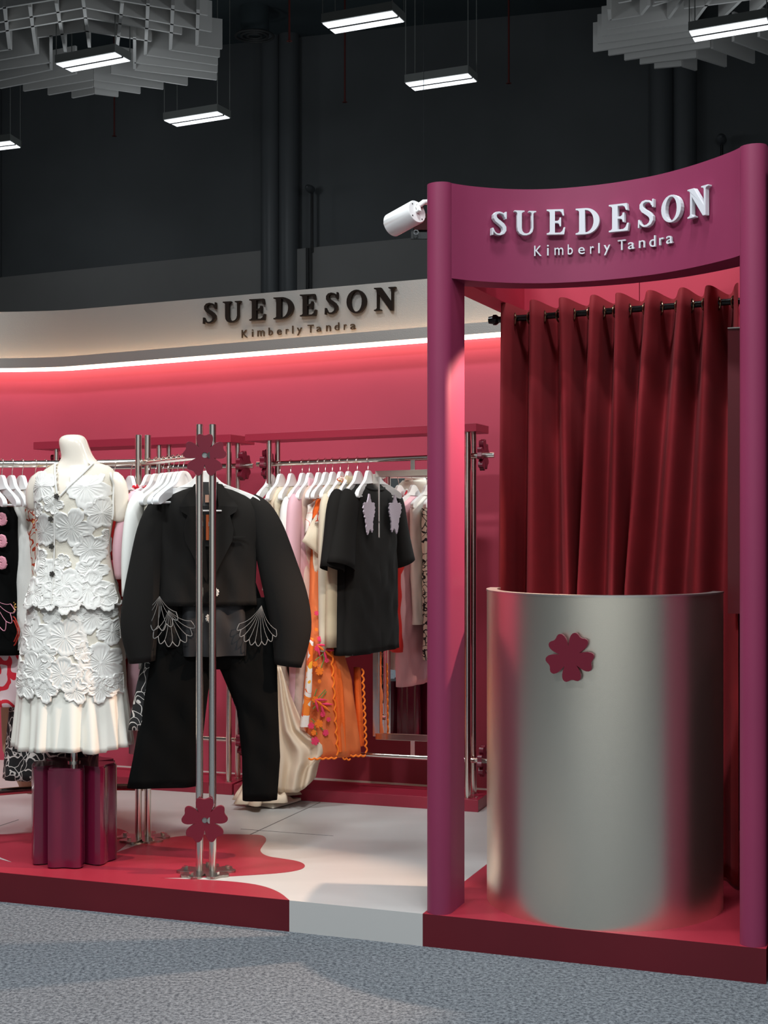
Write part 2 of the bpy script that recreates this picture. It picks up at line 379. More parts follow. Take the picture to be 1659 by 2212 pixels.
# wall devices
def device(px, y, r, cables, lab):
    p = hw(px)-n*.2; z = H+(HY-y)/F*p.y; t = thing('security_dome', lab, 'camera', V3(p, z))
    m = M(); d = -V3(n, 0); c = V3(p, z)
    m.tube([c-d*.0, c+d*.08, c+d*.16, c+d*.2], [r, r, r*.8, r*.2], 20); link('dome', m, COLM, t, smooth=True)
    m = M()
    for dx, yb in cables:
        q = hw(px+dx)-n*.18; m.tube([V3(q, z), V3(q, H+(HY-yb)/F*q.y)], .02, 8)
    link('conduit', m, BLK, t, smooth=True)
device(683, 410, .055, [(0, 545)], 'small black dome with a conduit on the hall wall above the metal band')
device(1561, 303, .065, [(0, 420)], 'small black dome on the hall wall above the right end of the header')
m = M()
for x in (674, 680):
    q = hw(x)-n*.2; m.tube([V3(q, 3), V3(q, hz(x, 541))], .022, 8)
tag(link('conduit_pair', m, BLK, smooth=True), 'pair of thin black conduits running down behind the metal letters', 'conduit')
# pale stands on the far side of the aisle, behind the viewer (they light the metal)
m = M(); m.box((0, -4.6, 1.7), (17, .2, 3.4)); struct('wall_opposite', m, mat('pale stand wall', (.74, .72, .68), .8))
# neighbour's dark partition right of the booth
m = M(); q0 = BP(BW+.012, .02); m.quadbox([q0, q0+U*.06, q0+U*.06+Vv*2.2, q0+Vv*2.2], 0, 2.62); struct('wall_partition', m, mat('dark partition', (.018,.016,.013), .6))
# ------------------------------------------------------------------ ceiling: pendants, baffles, vents
K1 = 5.0
def C(x, y, k=K1): return P(x, y, F*k/(HY-y))
def pendant(A, B, Cc, D, lab, grp='hanging hall lights'):
    A, B, Cc, D = [Vector(v) for v in (A, B, Cc, D)]
    t = thing('pendant_light', lab, 'ceiling light', (A+Cc)/2, 0, grp)
    L = (B-A); S_ = (D-A); up = Vector((0,0,1)); e = .03
    def pt(a, b, z): return A+L*a+S_*b+up*z
    m = M(); vs = [pt(-.01,-.06,0.01), pt(1.01,-.06,0.01), pt(1.01,1.06,0.01), pt(-.01,1.06,0.01), pt(-.01,-.06,.10), pt(1.01,-.06,.10), pt(1.01,1.06,.10), pt(-.01,1.06,.10)]
    m.add(vs, [(0,1,2,3),(4,5,6,7),(0,1,5,4),(1,2,6,5),(2,3,7,6),(3,0,4,7)]); link('housing', m, LHOUS, t)
    for b0, b1 in ((0, .44), (.56, 1)):
        m = M(); vs = [pt(0,b0,0), pt(1,b0,0), pt(1,b1,0), pt(0,b1,0), pt(0,b0,.012), pt(1,b0,.012), pt(1,b1,.012), pt(0,b1,.012)]
        m.add(vs, [(0,1,2,3),(4,5,6,7),(0,1,5,4),(1,2,6,5),(2,3,7,6),(3,0,4,7)]); link('panel', m, LPAN, t)
    m = M(); vs = [pt(0,.445,-.002), pt(1,.445,-.002), pt(1,.555,-.002), pt(0,.555,-.002), pt(0,.445,.011), pt(1,.445,.011), pt(1,.555,.011), pt(0,.555,.011)]
    m.add(vs, [(0,1,2,3),(4,5,6,7),(0,1,5,4),(1,2,6,5),(2,3,7,6),(3,0,4,7)]); link('divider', m, BLK, t)
    for a in (0, 1):
        for b_ in (0, 1):
            m = M(); p = pt(a, b_, .1); m.tube([p, Vector((p.x, p.y, 8.5))], .006, 6); link('cable', m, LHOUS, t)
    if grp == 'hanging hall lights':
        lamp('POINT', 'pendant_glow', tuple((A+Cc)/2-Vector((0,0,.6))), 20, HALL, None, .2)
    return t
PL = [((697,51.8),(847.5,25.6),(872.3,46.7),(724,73.2),'hanging light, largest one near the top centre'),
      ((876.2,180.8),(1010.9,160.6),(1029,177.2),(896.4,196.5),'hanging light just below right of the top centre one'),
      ((354.9,261),(469.6,242.5),(496,258),(382.5,273.8),'hanging light between the left baffle and the metal fascia'),
      ((121.5,139),(248.5,115),(281,135.3),(155,155.8),'hanging light glowing in the opening of the left slatted baffle'),
      ((-85,319),(22,306),(43.5,318),(-62,332),'hanging light cut off by the left edge of the photo'),
      ((1489,69),(1656,40.5),(1672,63),(1501,91),'hanging light under the right slatted baffle at the photo corner')]
for a, b, c, d, lab in PL: pendant(C(*a), C(*b), C(*c), C(*d), lab)
for k, (x, y) in enumerate(AISLE):  # out-of-view housings, added to go with the aisle area lamps
    A = Vector((x-.6, y+.1, 6.46)); pendant(A, A+Vector((1.15,-.4,0)), A+Vector((1.05,-.75,0)), A+Vector((-.1,-.35,0)), ['added hall light high above the aisle in front of the mannequin','added hall light high above the aisle in front of the counter','added hall light high above the aisle right of the booth','added hall light over the left side behind the viewer','added hall light straight behind the viewer','added hall light over the right side behind the viewer'][k], 'added aisle lights')
def baffle(name, lab, rows, k, ox, sc, hgt=.34):
    t = None
    for a, b in rows:
        A = C(ox+a[0]/sc, a[1]/sc, k); B = C(ox+b[0]/sc, b[1]/sc, k)
        if t is None: t = thing('slatted_baffle', lab, 'ceiling baffle', A)
        m = M(); m.beam(A+Vector((0,0,hgt/2)), B+Vector((0,0,hgt/2)), .035, hgt); link('slat', m, BAFF, t)
LB = [((418,567),(545,543)),((545,543),(683,560)),((280,550),(540,503)),((540,503),(810,542)),((138,528),(540,462)),((540,462),(943,517)),
      ((0,512),(440,427)),((640,425),(1083,495)),((-60,478),(298,403)),((778,405),(1252,463)),((-60,415),(290,362)),((778,363),(1256,420)),
      ((-60,358),(220,310)),((840,318),(1257,378)),((-60,303),(65,286)),((985,290),(1268,332)),((1138,265),(1283,284)),
      ((-60,140),(490,45)),((490,45),(1222,185)),((-60,195),(490,103)),((490,103),(1050,200)),((220,218),(490,180)),((490,180),(875,240)),
      ((25,40),(55,288)),((172,40),(210,308)),((325,20),(378,300)),((480,0),(517,275)),((707,20),(675,300)),((856,20),(840,318)),((1000,30),(985,290)),((1145,55),(1138,265)),
      ((-60,60),(490,-30)),((490,-30),(1200,90)),((295,205),(295,400)),((778,215),(778,400))]
baffle('slatted_baffle', 'pale slatted ceiling baffle with a square opening at the upper left', LB, 5.35, 0, 2.676)
RB = [((648,130),(845,98)),((845,98),(895,35)),((628,187),(1020,122)),((1020,122),(1110,0)),((595,235),(1180,150)),((1180,150),(1290,0)),
      ((568,283),(1165,200)),((540,333),(1180,235)),((637,357),(1190,278)),((740,388),(1290,305)),((838,413),(1200,372)),((930,440),(1105,425)),((1105,425),(1198,453)),
      ((1200,372),(1388,430)),((1300,310),(1568,408)),((1435,265),(1720,372)),((1600,235),(1760,290)),((1350,135),(1480,10)),((1550,105),(1660,0)),
      ((700,20),(780,5)),((920,40),(1030,5)),((1120,55),(1370,22)),((1370,22),(1600,-10)),((640,60),(645,130)),((930,15),(1360,-40))]
baffle('slatted_baffle', 'pale slatted ceiling baffle at the upper right corner', RB, 5.45, 1100, 2.968)
for k, (x, y, lab) in enumerate([(550,78,'round dark ceiling vent left of the top centre light'),(1172,135,'round dark ceiling vent right of the centre lights'),(140,295,'round dark ceiling vent below the left baffle'),(612,222,'round dark ceiling vent right of the small left light')]):
    c = C(x, y, 6.6); m = M()
    t = thing('ceiling_vent', lab, 'vent', c)
    for i, r in enumerate((.26, .18, .10)):
        m = M(); m.tube([c+Vector((r*cos(q*pi/16), r*sin(q*pi/16), 0)) for q in range(33)], .018, 8, cap=False); link('ring', m, mat('vent metal', (.035,.036,.036), .6), t, smooth=True)
    m = M(); m.tube([c+Vector((0,0,.03)), Vector((c.x, c.y, 8.5))], .2, 24); link('duct', m, HCEIL, t, smooth=True)
SPR = mat('red sprinkler pipe', (.10, .015, .012), .5)
for x, y0, y1, lab in [(247,213,287,'thin red sprinkler drop below the left baffle'),(745,110,213,'thin sprinkler drop between the two centre lights'),(1099,60,172,'thin sprinkler drop right of the centre lights'),(625,20,80,'thin sprinkler drop left of the top centre light')]:
    a = C(x, y1, 5.6); m = M(); t = thing('sprinkler', lab, 'sprinkler', a); m.tube([a, Vector((a.x, a.y, 8.5))], .012, 8); link('pipe', m, SPR, t, smooth=True)
    m = M(); m.tube([a+Vector((0,0,-.05)), a+Vector((0,0,-.045))], .035, 12); m.tube([a, a-Vector((0,0,.05))], .014, 8); link('head', m, SPR, t, smooth=True)
# far red and black poster seen past the spotlight
t = thing('hanging_poster', 'small red and black poster behind the white spotlight', 'poster', P(905, 490, 13))
m = M(); a = P(894,462,13); b = P(935,462,13); c = P(935,497,13); m.box((a+c)/2, ((b-a).length, .03, abs(a.z-c.z))); link('red_field', m, mat('poster red', (.14,.006,.006), .6), t)
m = M(); a = P(888,470,13.02); c = P(935,515,13.02); m.box((a+c)/2+Vector((0,.03,0)), (abs(a.x-c.x), .03, abs(a.z-c.z))); link('black_field', m, BLK, t)
m = M(); W_ = []
for pts in ([(888,490),(891,483),(898,476),(901,473),(902,478),(898,484),(893,487),(888,491)], [(894,500),(897,497),(902,498),(904,502),(901,506),(896,506),(894,502)], [(887,486),(893,482)], [(913,463),(919,470)]):
    m.tube([P(x, y, 12.95) for x, y in pts], .006, 6)
link('white_marks', m, mat('poster white', (.8,.8,.8), .5), t)
m = M(); c = P(915,462,13.02); m.tube([c, Vector((c.x, c.y, 8.5))], .003, 6); link('cord', m, HWALL, t)
# ================================================================== BOOTH
bt = thing('display_booth', 'tall burgundy booth frame with a curved header over the metal counter', 'booth frame', V3(BP(BW/2, .5), HP))
zh = lambda u: 2.652+.034*u          # header top
zhb = lambda u: 2.322+.016*u         # header underside
def post_plan(u0, u1, v1, n=10):
    r = (u1-u0)/2; c = (u0+u1)/2; pts = [(c-r*cos(pi*k/n), r-r*sin(pi*k/n)) for k in range(n+1)]
    return pts+[(u1, v1), (u0, v1)]
for (u0, u1, nm) in ((0.004, .092, 0), (BW-.088, BW-.002, 1)):
    pl = post_plan(u0, u1, .19); m = M(); P2 = [BP(*p) for p in pl]
    m.quadbox(P2, HP, [zh(p[0]) for p in pl]); link('post', m, BURG, bt, smooth=True, auto=30)
    m = M(); m.quadbox([BP((p[0]-(u0+u1)/2)*.96+(u0+u1)/2, p[1]*.96+.004) for p in pl], HP-.004, HP+.010); link('shadow_gap', m, BLK, bt)
ARC = [(.050,.004),(.085,.030),(.105,.066),(.14,.12),(.22,.205),(.31,.268),(.41,.306),(.57,.320),(.73,.288),(.82,.246),(.90,.195),(.97,.140),(1.02,.095),(1.055,.060),(1.080,.025),(1.112,.004)]
arc = smooth(ARC, 2, False); arc = [Vector(p) for p in arc]
back = []
for i, p in enumerate(arc):
    d = (arc[min(i+1, len(arc)-1)]-arc[max(i-1, 0)]).normalized(); q = p+Vector((-d.y, d.x))*.125; q.x = min(max(q.x, .02+.11*i/len(arc)*0), BW-.02); back.append(q)
m = M(); rows = []
for p, q in zip(arc, back):
    rows.append([V3(BP(*p), zhb(p.x)), V3(BP(*p), zh(p.x)-.0005), V3(BP(*q), zh(p.x)-.0005), V3(BP(*q), zhb(p.x))])
m.grid(rows, closed=True); m.add(rows[0], [(0,1,2,3)]); m.add(rows[-1], [(0,1,2,3)])
link('header', m, BURG, bt, smooth=True, auto=50)
DEP = .97
m = M(); m.quadbox([BP(.004,.19), BP(.10,.19), BP(.10,DEP), BP(.004,DEP)], 2.326, 2.645); link('side_fascia', m, INNER, bt)
m = M(); m.quadbox([BP(BW-.10,.19), BP(BW-.004,.19), BP(BW-.004,DEP), BP(BW-.10,DEP)], 2.34, 2.68); link('side_fascia', m, INNER, bt)
m = M(); m.quadbox([BP(.004,DEP), BP(.568,DEP), BP(.568,DEP+.09), BP(.004,DEP+.09)], 2.06, 2.66); link('back_fascia', m, INNER, bt)
m = M(); m.quadbox([BP(.571,DEP), BP(BW-.004,DEP), BP(BW-.004,DEP+.09), BP(.571,DEP+.09)], 2.06, 2.68); link('back_fascia', m, INNER, bt)
m = M(); m.quadbox([BP(.03,DEP), BP(.10,DEP), BP(.10,DEP+.09), BP(.03,DEP+.09)], HP, 2.07); link('rear_post', m, BURG, bt)
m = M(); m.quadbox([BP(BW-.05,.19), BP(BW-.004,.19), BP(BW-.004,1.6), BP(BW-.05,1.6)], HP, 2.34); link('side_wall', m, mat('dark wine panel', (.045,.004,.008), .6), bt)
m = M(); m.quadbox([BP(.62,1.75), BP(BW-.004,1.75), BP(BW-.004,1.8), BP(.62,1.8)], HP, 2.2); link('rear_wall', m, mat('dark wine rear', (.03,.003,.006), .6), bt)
# hanging panel seen right of the curtain
p0 = on_line(1572, BP(0,.62), BP(1,.62)); p1 = on_line(1612, BP(0,.62), BP(1,.62)); Zp = p0.y
m = M(); m.quadbox([p0, p1, p1+Vv*.02, p0+Vv*.02], H-(1325-HY)/F*Zp, H-(710-HY)/F*Zp)
t = tag(link('hanging_panel', m, mat('dark red panel', (.12,.006,.012), .4)), 'narrow dark red panel hanging between the curtain and the right post', 'panel')
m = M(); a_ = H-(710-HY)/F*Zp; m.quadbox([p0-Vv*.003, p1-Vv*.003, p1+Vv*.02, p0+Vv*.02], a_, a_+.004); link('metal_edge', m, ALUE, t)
# ------------------------------------------------------------------ letters
def ell(cx, cy, rx, ry, a0, a1, n): return [(cx+rx*cos(radians(a0+(a1-a0)*i/n)), cy+ry*sin(radians(a0+(a1-a0)*i/n))) for i in range(n+1)]
def stroke(cl, ws):
    cl = [Vector(p) for p in cl]; L = []; R = []
    for i, p in enumerate(cl):
        d = (cl[min(i+1, len(cl)-1)]-cl[max(i-1, 0)]).normalized(); nn = Vector((-d.y, d.x))*ws[i]/2; L.append(p+nn); R.append(p-nn)
    return [tuple(p) for p in L+R[::-1]]
LET = {
 'E': ([[(0,0),(.68,0),(.72,.28),(.66,.28),(.60,.13),(.52,.07),(.32,.07),(.32,.46),(.42,.46),(.48,.42),(.50,.33),(.56,.33),(.56,.67),(.50,.67),(.48,.58),(.42,.54),(.32,.54),(.32,.93),(.50,.93),(.57,.88),(.62,.75),(.68,.75),(.65,1),(0,1),(0,.95),(.08,.93),(.12,.88),(.12,.12),(.08,.07),(0,.05)]], .72),
 'D': ([[(0,0)]+ell(.34,.5,.48,.5,-90,90,18)+[(0,1),(0,.95),(.08,.93),(.12,.88),(.12,.12),(.08,.07),(0,.05)], [(.32,.07)]+ell(.34,.5,.28,.43,-90,90,14)+[(.32,.93)]], .82),
 'O': ([ell(.44,.5,.44,.52,0,345,23), ell(.44,.5,.25,.45,0,342,19)], .88),
 'N': ([[(0,0),(.32,0),(.32,.05),(.23,.07),(.20,.12),(.20,.72),(.70,-.02),(.82,-.02),(.82,.88),(.86,.93),(.94,.95),(.94,1),(.62,1),(.62,.95),(.71,.93),(.74,.88),(.74,.36),(.30,1),(0,1),(0,.95),(.08,.93),(.12,.87),(.12,.12),(.08,.07),(0,.05)]], .94),
 'U': ([[(0,1),(0,.95),(.08,.93),(.12,.88),(.12,.30),(.14,.16),(.22,.04),(.36,-.02),(.52,-.02),(.68,.03),(.78,.13),(.82,.28),(.82,.88),(.86,.93),(.94,.95),(.94,1),(.62,1),(.62,.95),(.71,.93),(.74,.88),(.74,.30),(.70,.17),(.62,.09),(.52,.06),(.42,.08),(.35,.15),(.32,.28),(.32,.88),(.36,.93),(.44,.95),(.44,1)]], .94),
}
SC = [(.545,.76),(.50,.87),(.42,.935),(.31,.955),(.20,.92),(.145,.83),(.15,.72),(.22,.62),(.33,.54),(.44,.45),(.51,.35),(.52,.23),(.46,.11),(.34,.045),(.22,.05),(.13,.12),(.07,.25)]
SW = [.05,.06,.07,.08,.10,.13,.15,.165,.17,.17,.16,.14,.11,.085,.07,.06,.05]
LET['S'] = ([stroke(SC, SW)], .60)
SX = [[(.54,.70),(.60,.70),(.60,1.0),(.55,1.0)], [(.02,0),(.07,0),(.09,.30),(.03,.30)]]
def letter_mesh(ch, T, depth):
    m = M(); m.prism(LET[ch][0], T, depth)
    if ch == 'S':
        for q in SX: m.prism([q], T, depth*.98)
    return m
_cv = {}
def font_mesh(ch):
    if ch in _cv: return _cv[ch]
    c = bpy.data.curves.new('glyph', 'FONT'); c.body = ch; c.size = 1; c.extrude = .5; c.resolution_u = 3
    o = bpy.data.objects.new('glyph', c); COL.objects.link(o); bpy.context.view_layer.update()
    dg = bpy.context.evaluated_depsgraph_get(); me = bpy.data.meshes.new_from_object(o.evaluated_get(dg))
    r = ([tuple(v.co) for v in me.vertices], [tuple(p.vertices) for p in me.polygons])
    bpy.data.objects.remove(o); bpy.data.curves.remove(c); bpy.data.meshes.remove(me); _cv[ch] = r; return r
# header sign: each letter flat on the tangent of the curved header
def arc_at_px(px):
    best = None
    for a, b in zip(arc, arc[1:]):
        A = BP(*a); B = BP(*b); xa = CX+F*A.x/A.y; xb = CX+F*B.x/B.y
        if xa <= px <= xb: t = (px-xa)/(xb-xa); p = A+(B-A)*t; return p, (B-A).normalized()
    return BP(*arc[len(arc)//2]), U
def place_letters(root, glyphs, where, mtl, depth, font=False):
    """glyphs: (char, x_left, x_right, y_base, y_top) in px ; where(px)->(plan point, tangent)"""
    for ch, xl, xr, yb, yt in glyphs:
        p, d = where((xl+xr)/2); pl, _ = where(xl); pr, _ = where(xr); d = (pr-pl).normalized(); wd = (pr-pl).length
        zb_ = H+(HY-yb)/F*p.y; zt_ = H+(HY-yt)/F*p.y; hh = zt_-zb_; nn = Vector((d.y, -d.x))
        if nn.dot(-p) < 0: nn = -nn
        if font:
            vs, fs = font_mesh(ch); xs_ = [v[0] for v in vs]; ys_ = [v[1] for v in vs]
            x0, x1 = min(xs_), max(xs_); y0, y1 = min(ys_), max(ys_); m = M()
            m.add([V3(pl+d*((v[0]-x0)/(x1-x0)*wd)+nn*(.003+(v[2]+.5)*depth), zb_+(v[1]-y0)/(y1-y0)*hh) for v in vs], fs)
        else:
            w0 = LET[ch][1]
            T = lambda x, y, q: V3(pl+d*(x/w0*wd)+nn*(.004+q), zb_+y*hh)
            m = letter_mesh(ch, T, depth)
        link('letter', m, mtl, root, bevel=.0012 if not font else 0)
t = thing('sign_lettering', 'large white raised serif capitals across the burgundy curved header', 'sign', V3(arc_at_px(1290)[0], 2.5))
big = [('S',1056,1089,511,459),('U',1108,1155,510,458),('E',1181,1221,509,455),('D',1246,1297,508,452),('E',1320,1363,502,443),('S',1383,1418,493,434),('O',1437,1480,481,424),('N',1495,1540,469,406)]
place_letters(t, big, arc_at_px, LETW, .018)
t = thing('sign_lettering', 'small white raised sans letters under the big capitals on the header', 'sign', V3(arc_at_px(1300)[0], 2.42))
sm = [('K',1153,1169,554,532),('i',1181,1185,553,530),('m',1198,1217,552,536),('b',1227,1238,551,529),('e',1250,1264,550,535),('r',1276,1284,549,533),('l',1294,1297,548,526),('y',1306,1320,552,530),
      ('T',1337,1354,541,519),('a',1359,1373,539,524),('n',1383,1396,536,520),('d',1406,1419,534,510),('r',1428,1437,530,514),('a',1443,1457,527,510)]
place_letters(t, sm, arc_at_px, LETW, .008, True)
def wall_at(px): return wl(px)+NW[3]*.022, WD
t = thing('sign_lettering', 'large dark bronze serif capitals on the silver fascia band', 'sign', V3(wl(650), 2.55))
z = lambda a, b: 0
wb = [('S',445,474,700,655),('U',489,528,697,652),('E',546,580,693,647),('D',598,640,690,643),('E',655,690,684,637),('S',707,736,680,633),('O',755,797,677,628),('N',814,861,672,622)]
place_letters(t, wb, wall_at, LETB, .022)
t = thing('sign_lettering', 'small bronze sans letters below the dark capitals on the silver band', 'sign', V3(wl(650), 2.45))
ws_ = [('K',527,540,730,713),('i',549,552,728,712),('m',561,576,727,714),('b',585,594,725,708),('e',603,613,724,712),('r',622,628,722,711),('l',636,638,721,704),('y',646,657,725,708),
       ('T',669,682,719,702),('a',688,699,717,706),('n',709,719,716,703),('d',727,737,714,697),('r',747,753,713,701),('a',761,773,712,700)]
place_letters(t, ws_, wall_at, LETS, .008, True)
# ------------------------------------------------------------------ counter
Cc = Vector((.796, 5.273)); R0 = .423; TH = .035; ZT = 1.225
U2 = Vector((.941, -.339)); V2 = Vector((.339, .941))
def cp(a, r): return Cc+U2*(r*cos(a))-V2*(r*sin(a))
ct = thing('reception_counter', 'half round satin metal counter with a wine red flower on its front', 'counter', V3(Cc, HP))
m = M(); n_ = 72; rows = []
for i in range(n_+1):
    a = pi*i/n_; o_, i_ = cp(a, R0), cp(a, R0-TH); rows.append([V3(o_, HP), V3(o_, ZT), V3(i_, ZT), V3(i_, HP)])
m.grid(rows, closed=True); m.add(rows[0], [(0,1,2,3)]); m.add(rows[-1], [(0,1,2,3)])
link('shell', m, ALU, ct, smooth=True, auto=40)
m = M(); rows = []
for i in range(n_+1):
    a = pi*i/n_; o_, i_ = cp(a, R0+.002), cp(a, R0-TH-.002); rows.append([V3(o_, ZT), V3(o_, ZT+.006), V3(i_, ZT+.006), V3(i_, ZT)])
m.grid(rows, closed=True); m.add(rows[0], [(0,1,2,3)]); m.add(rows[-1], [(0,1,2,3)]); link('top_edge', m, ALUE, ct, smooth=True, auto=40)
m = M(); m.quadbox([cp(pi*i/20, R0-TH-.01) for i in range(21)], .75, .77); link('inner_shelf', m, WINE, ct)
# flower outline -----------------------------------------------------
def flower(R, rot=90, slit=.33, n=5):
    half = [(-36,slit+.10),(-34.8,slit+.14),(-33.2,.56),(-31.4,.66),(-29.2,.77),(-26.3,.87),(-22.5,.95),(-18.5,.99),(-14,1.0),(-9,.965),(-4.5,.92),(0,.905)]
    pet = half+[(-a, r) for a, r in half[-2:0:-1]]
    pts = []
    for k in range(n):
        for a, r in pet: pts.append((R*r*cos(radians(rot+k*360/n+a*5/n)), R*r*sin(radians(rot+k*360/n+a*5/n))))
    return pts
def circle(r, n=20): return [(r*cos(2*pi*i/n), r*sin(2*pi*i/n)) for i in range(n)]
af = None; fx = 1235; best = 9
for i in range(721):
    a = pi*i/720; q = cp(a, R0); xx = CX+F*q.x/q.y
    if abs(xx-fx) < best and q.y < Cc.y+.1: best = abs(xx-fx); af = a
fp = cp(af, R0); fnorm = (fp-Cc).normalized(); ftan = Vector((-fnorm.y, fnorm.x)); ftan = ftan if ftan.x > 0 else -ftan
fz_ = H-(1418-HY)/F*fp.y
T = lambda x, y, q: V3(fp+ftan*x+fnorm*(q+.012-.5*(x*x)/R0*.9*0), fz_+y)
m = M(); m.prism([flower(.084, 60)], T, .014); link('flower_emblem', m, FLOWM, ct, bevel=.002)
m = M(); m.tube([V3(fp-fnorm*.01, fz_), V3(fp+fnorm*.014, fz_)], .012, 12); link('emblem_stud', m, FLOWM, ct)
# ------------------------------------------------------------------ curtain and rod
ra = on_line(1072, BP(0,.76), BP(1,.76)); rb = on_line(1600, BP(0,.76), BP(1,.76))
za = H+(HY-691)/F*ra.y; zbb = H+(HY-650)/F*rb.y
rt = thing('curtain_rod', 'black metal curtain rod across the booth under the rear fascia', 'curtain rod', V3(ra, za))
m = M(); m.tube([V3(ra, za), V3(rb, zbb)], .0125, 16); link('rod', m, ROD, rt, smooth=True)
dr = (rb-ra).normalized()
m = M(); m.tube([V3(ra-dr*.03, za), V3(ra-dr*.012, za), V3(ra-dr*.011, za), V3(ra, za), V3(ra+dr*.01, za)], [.014,.016,.021,.021,.013], 16); link('end_cap', m, ROD, rt, smooth=True)
m = M(); m.tube([V3(ra+dr*.10, za), V3(ra+dr*.10+Vv*.2, za+.02)], .008, 8); link('bracket', m, ROD, rt, smooth=True)
m = M(); m.tube([V3(rb-dr*.06, zbb), V3(rb-dr*.06+Vv*.2, zbb+.02)], .008, 8); link('bracket', m, ROD, rt, smooth=True)
cu = thing('velvet_curtain', 'deep red velvet curtain hanging from the black rod behind the counter', 'curtain', V3(ra, HP))
# fold crests: column px at the top and at counter height
CR_T = [1095, 1160, 1222, 1290, 1342, 1410, 1480, 1535, 1600]
CR_B = [1090, 1152, 1236, 1256, 1330, 1358, 1432, 1508, 1600]
L0 = 1079; L1 = 1075
def along(px): q = on_line(px, BP(0,.76), BP(1,.76)); return (q-ra).dot(dr)
crT = [along(x) for x in CR_T]; crB = [along(x) for x in CR_B]
N = 420; rows = []; zr = lambda s: za+(zbb-za)*s/(rb-ra).length
nz = 34
random.seed(3); ph = [random.uniform(0, 6) for _ in range(8)]
def fold(s, cr, s0):
    """v offset: -1 = towards viewer crest"""
    k = [s0-(cr[0]-s0)]+cr+[cr[-1]+.13]
    for a, b in zip(k, k[1:]):
        if a <= s <= b: t = (s-a)/(b-a); return -cos(2*pi*(t**1.12))
    return -1
sT0, sB0 = along(L0), along(L1); Ls = (rb-ra).length
for kz in range(nz+1):
    w = kz/nz; row = []
    for i in range(N+1):
        q = i/N; w2 = min(1, w/.52)          # fold positions settle by counter height
        s0 = sT0+(sB0-sT0)*w2; s = s0+(Ls-s0)*q
        cr = [a+(b-a)*w2 for a, b in zip(crT, crB)]
        g = fold(s, cr, s0); amp = .074*(1-.10*w)
        v = g*amp+.010*sin(38*s+ph[0]+3*w)*w+.006*sin(90*s+ph[1]-5*w)*w
        top = .047+.016*(-g if g < 0 else -g*.9)*.6
        z1 = zr(s)+top; z0 = HP+.015; zz = z1+(z0-z1)*w
        row.append(V3(ra+dr*s+Vv*v, zz))
    rows.append(row)
m = M(); m.grid(rows); link('cloth', m, CURT, cu, smooth=True, auto=180, solid=.003)
GR = mat('bronze grommet', (.22,.16,.10), .25, metal=1)
k = [sT0-(crT[0]-sT0)]+crT
for i in range(len(crT)-1):
    a, b = crT[i], crT[i+1]
    for fr, sg in ((.26, 1), (.80, -1)):
        s = a+(b-a)*fr; c = V3(ra+dr*s, zr(s)); ax = (dr+Vv*.45*sg).normalized(); yx = Vector((0,0,1)); xx_ = V3(Vector((-ax.y, ax.x)), 0)
        m = M(); m.tube([c+xx_*.024*cos(q*pi/12)+yx*(.024*sin(q*pi/12)-.004) for q in range(25)], .0038, 8, cap=False); link('grommet', m, GR, cu, smooth=True)
# ------------------------------------------------------------------ white spotlight on the booth side
def spot(b, f, r, lab, arm):
    t = thing('spotlight', lab, 'spotlight', b); d = (f-b).normalized()
    m = M(); m.tube([b, b+d*.004, f-d*.004, f, f-d*.004, f-d*.02], [r*.93, r, r, r*.95, r*.86, r*.84], 40); link('barrel', m, WHITEP, t, smooth=True)
    m = M(); m.tube([f-d*.019, f-d*.0185], r*.84, 24); link('lens', m, mat('spot lens', (1,.95,.85), .2, emit=3), t, smooth=True)
    m = M(); m.tube([b+d*.005, b-d*.012, arm[0]], [.009,.009,.009], 12); m.tube(arm, .010, 12); link('arm', m, WHITEP, t, smooth=True)
    m = M()
    s1 = d.cross(Vector((0,0,1))).normalized(); s2 = s1.cross(d)
    for q in range(4):
        c = b+s1*r*.75*cos(q*pi/2+.6)+s2*r*.75*sin(q*pi/2+.6); m.tube([c, c-d*.002], .0025, 8)
    link('screw', m, BLK, t)
sb = P(901, 457, 5.32); sf = P(846, 487, 5.42)
spot(sb, sf, .044, 'white cylinder spotlight sticking out left of the booth header', [P(903,446,5.32), P(915,437,5.33), P(940,436,5.40)])
spot(V3(BP(.90,.615), 2.55), V3(BP(.835,.60), 2.475), .035, 'white spotlight inside the booth behind the header', [V3(BP(.93,.62),2.58), V3(BP(BW-.10,.62),2.60)])
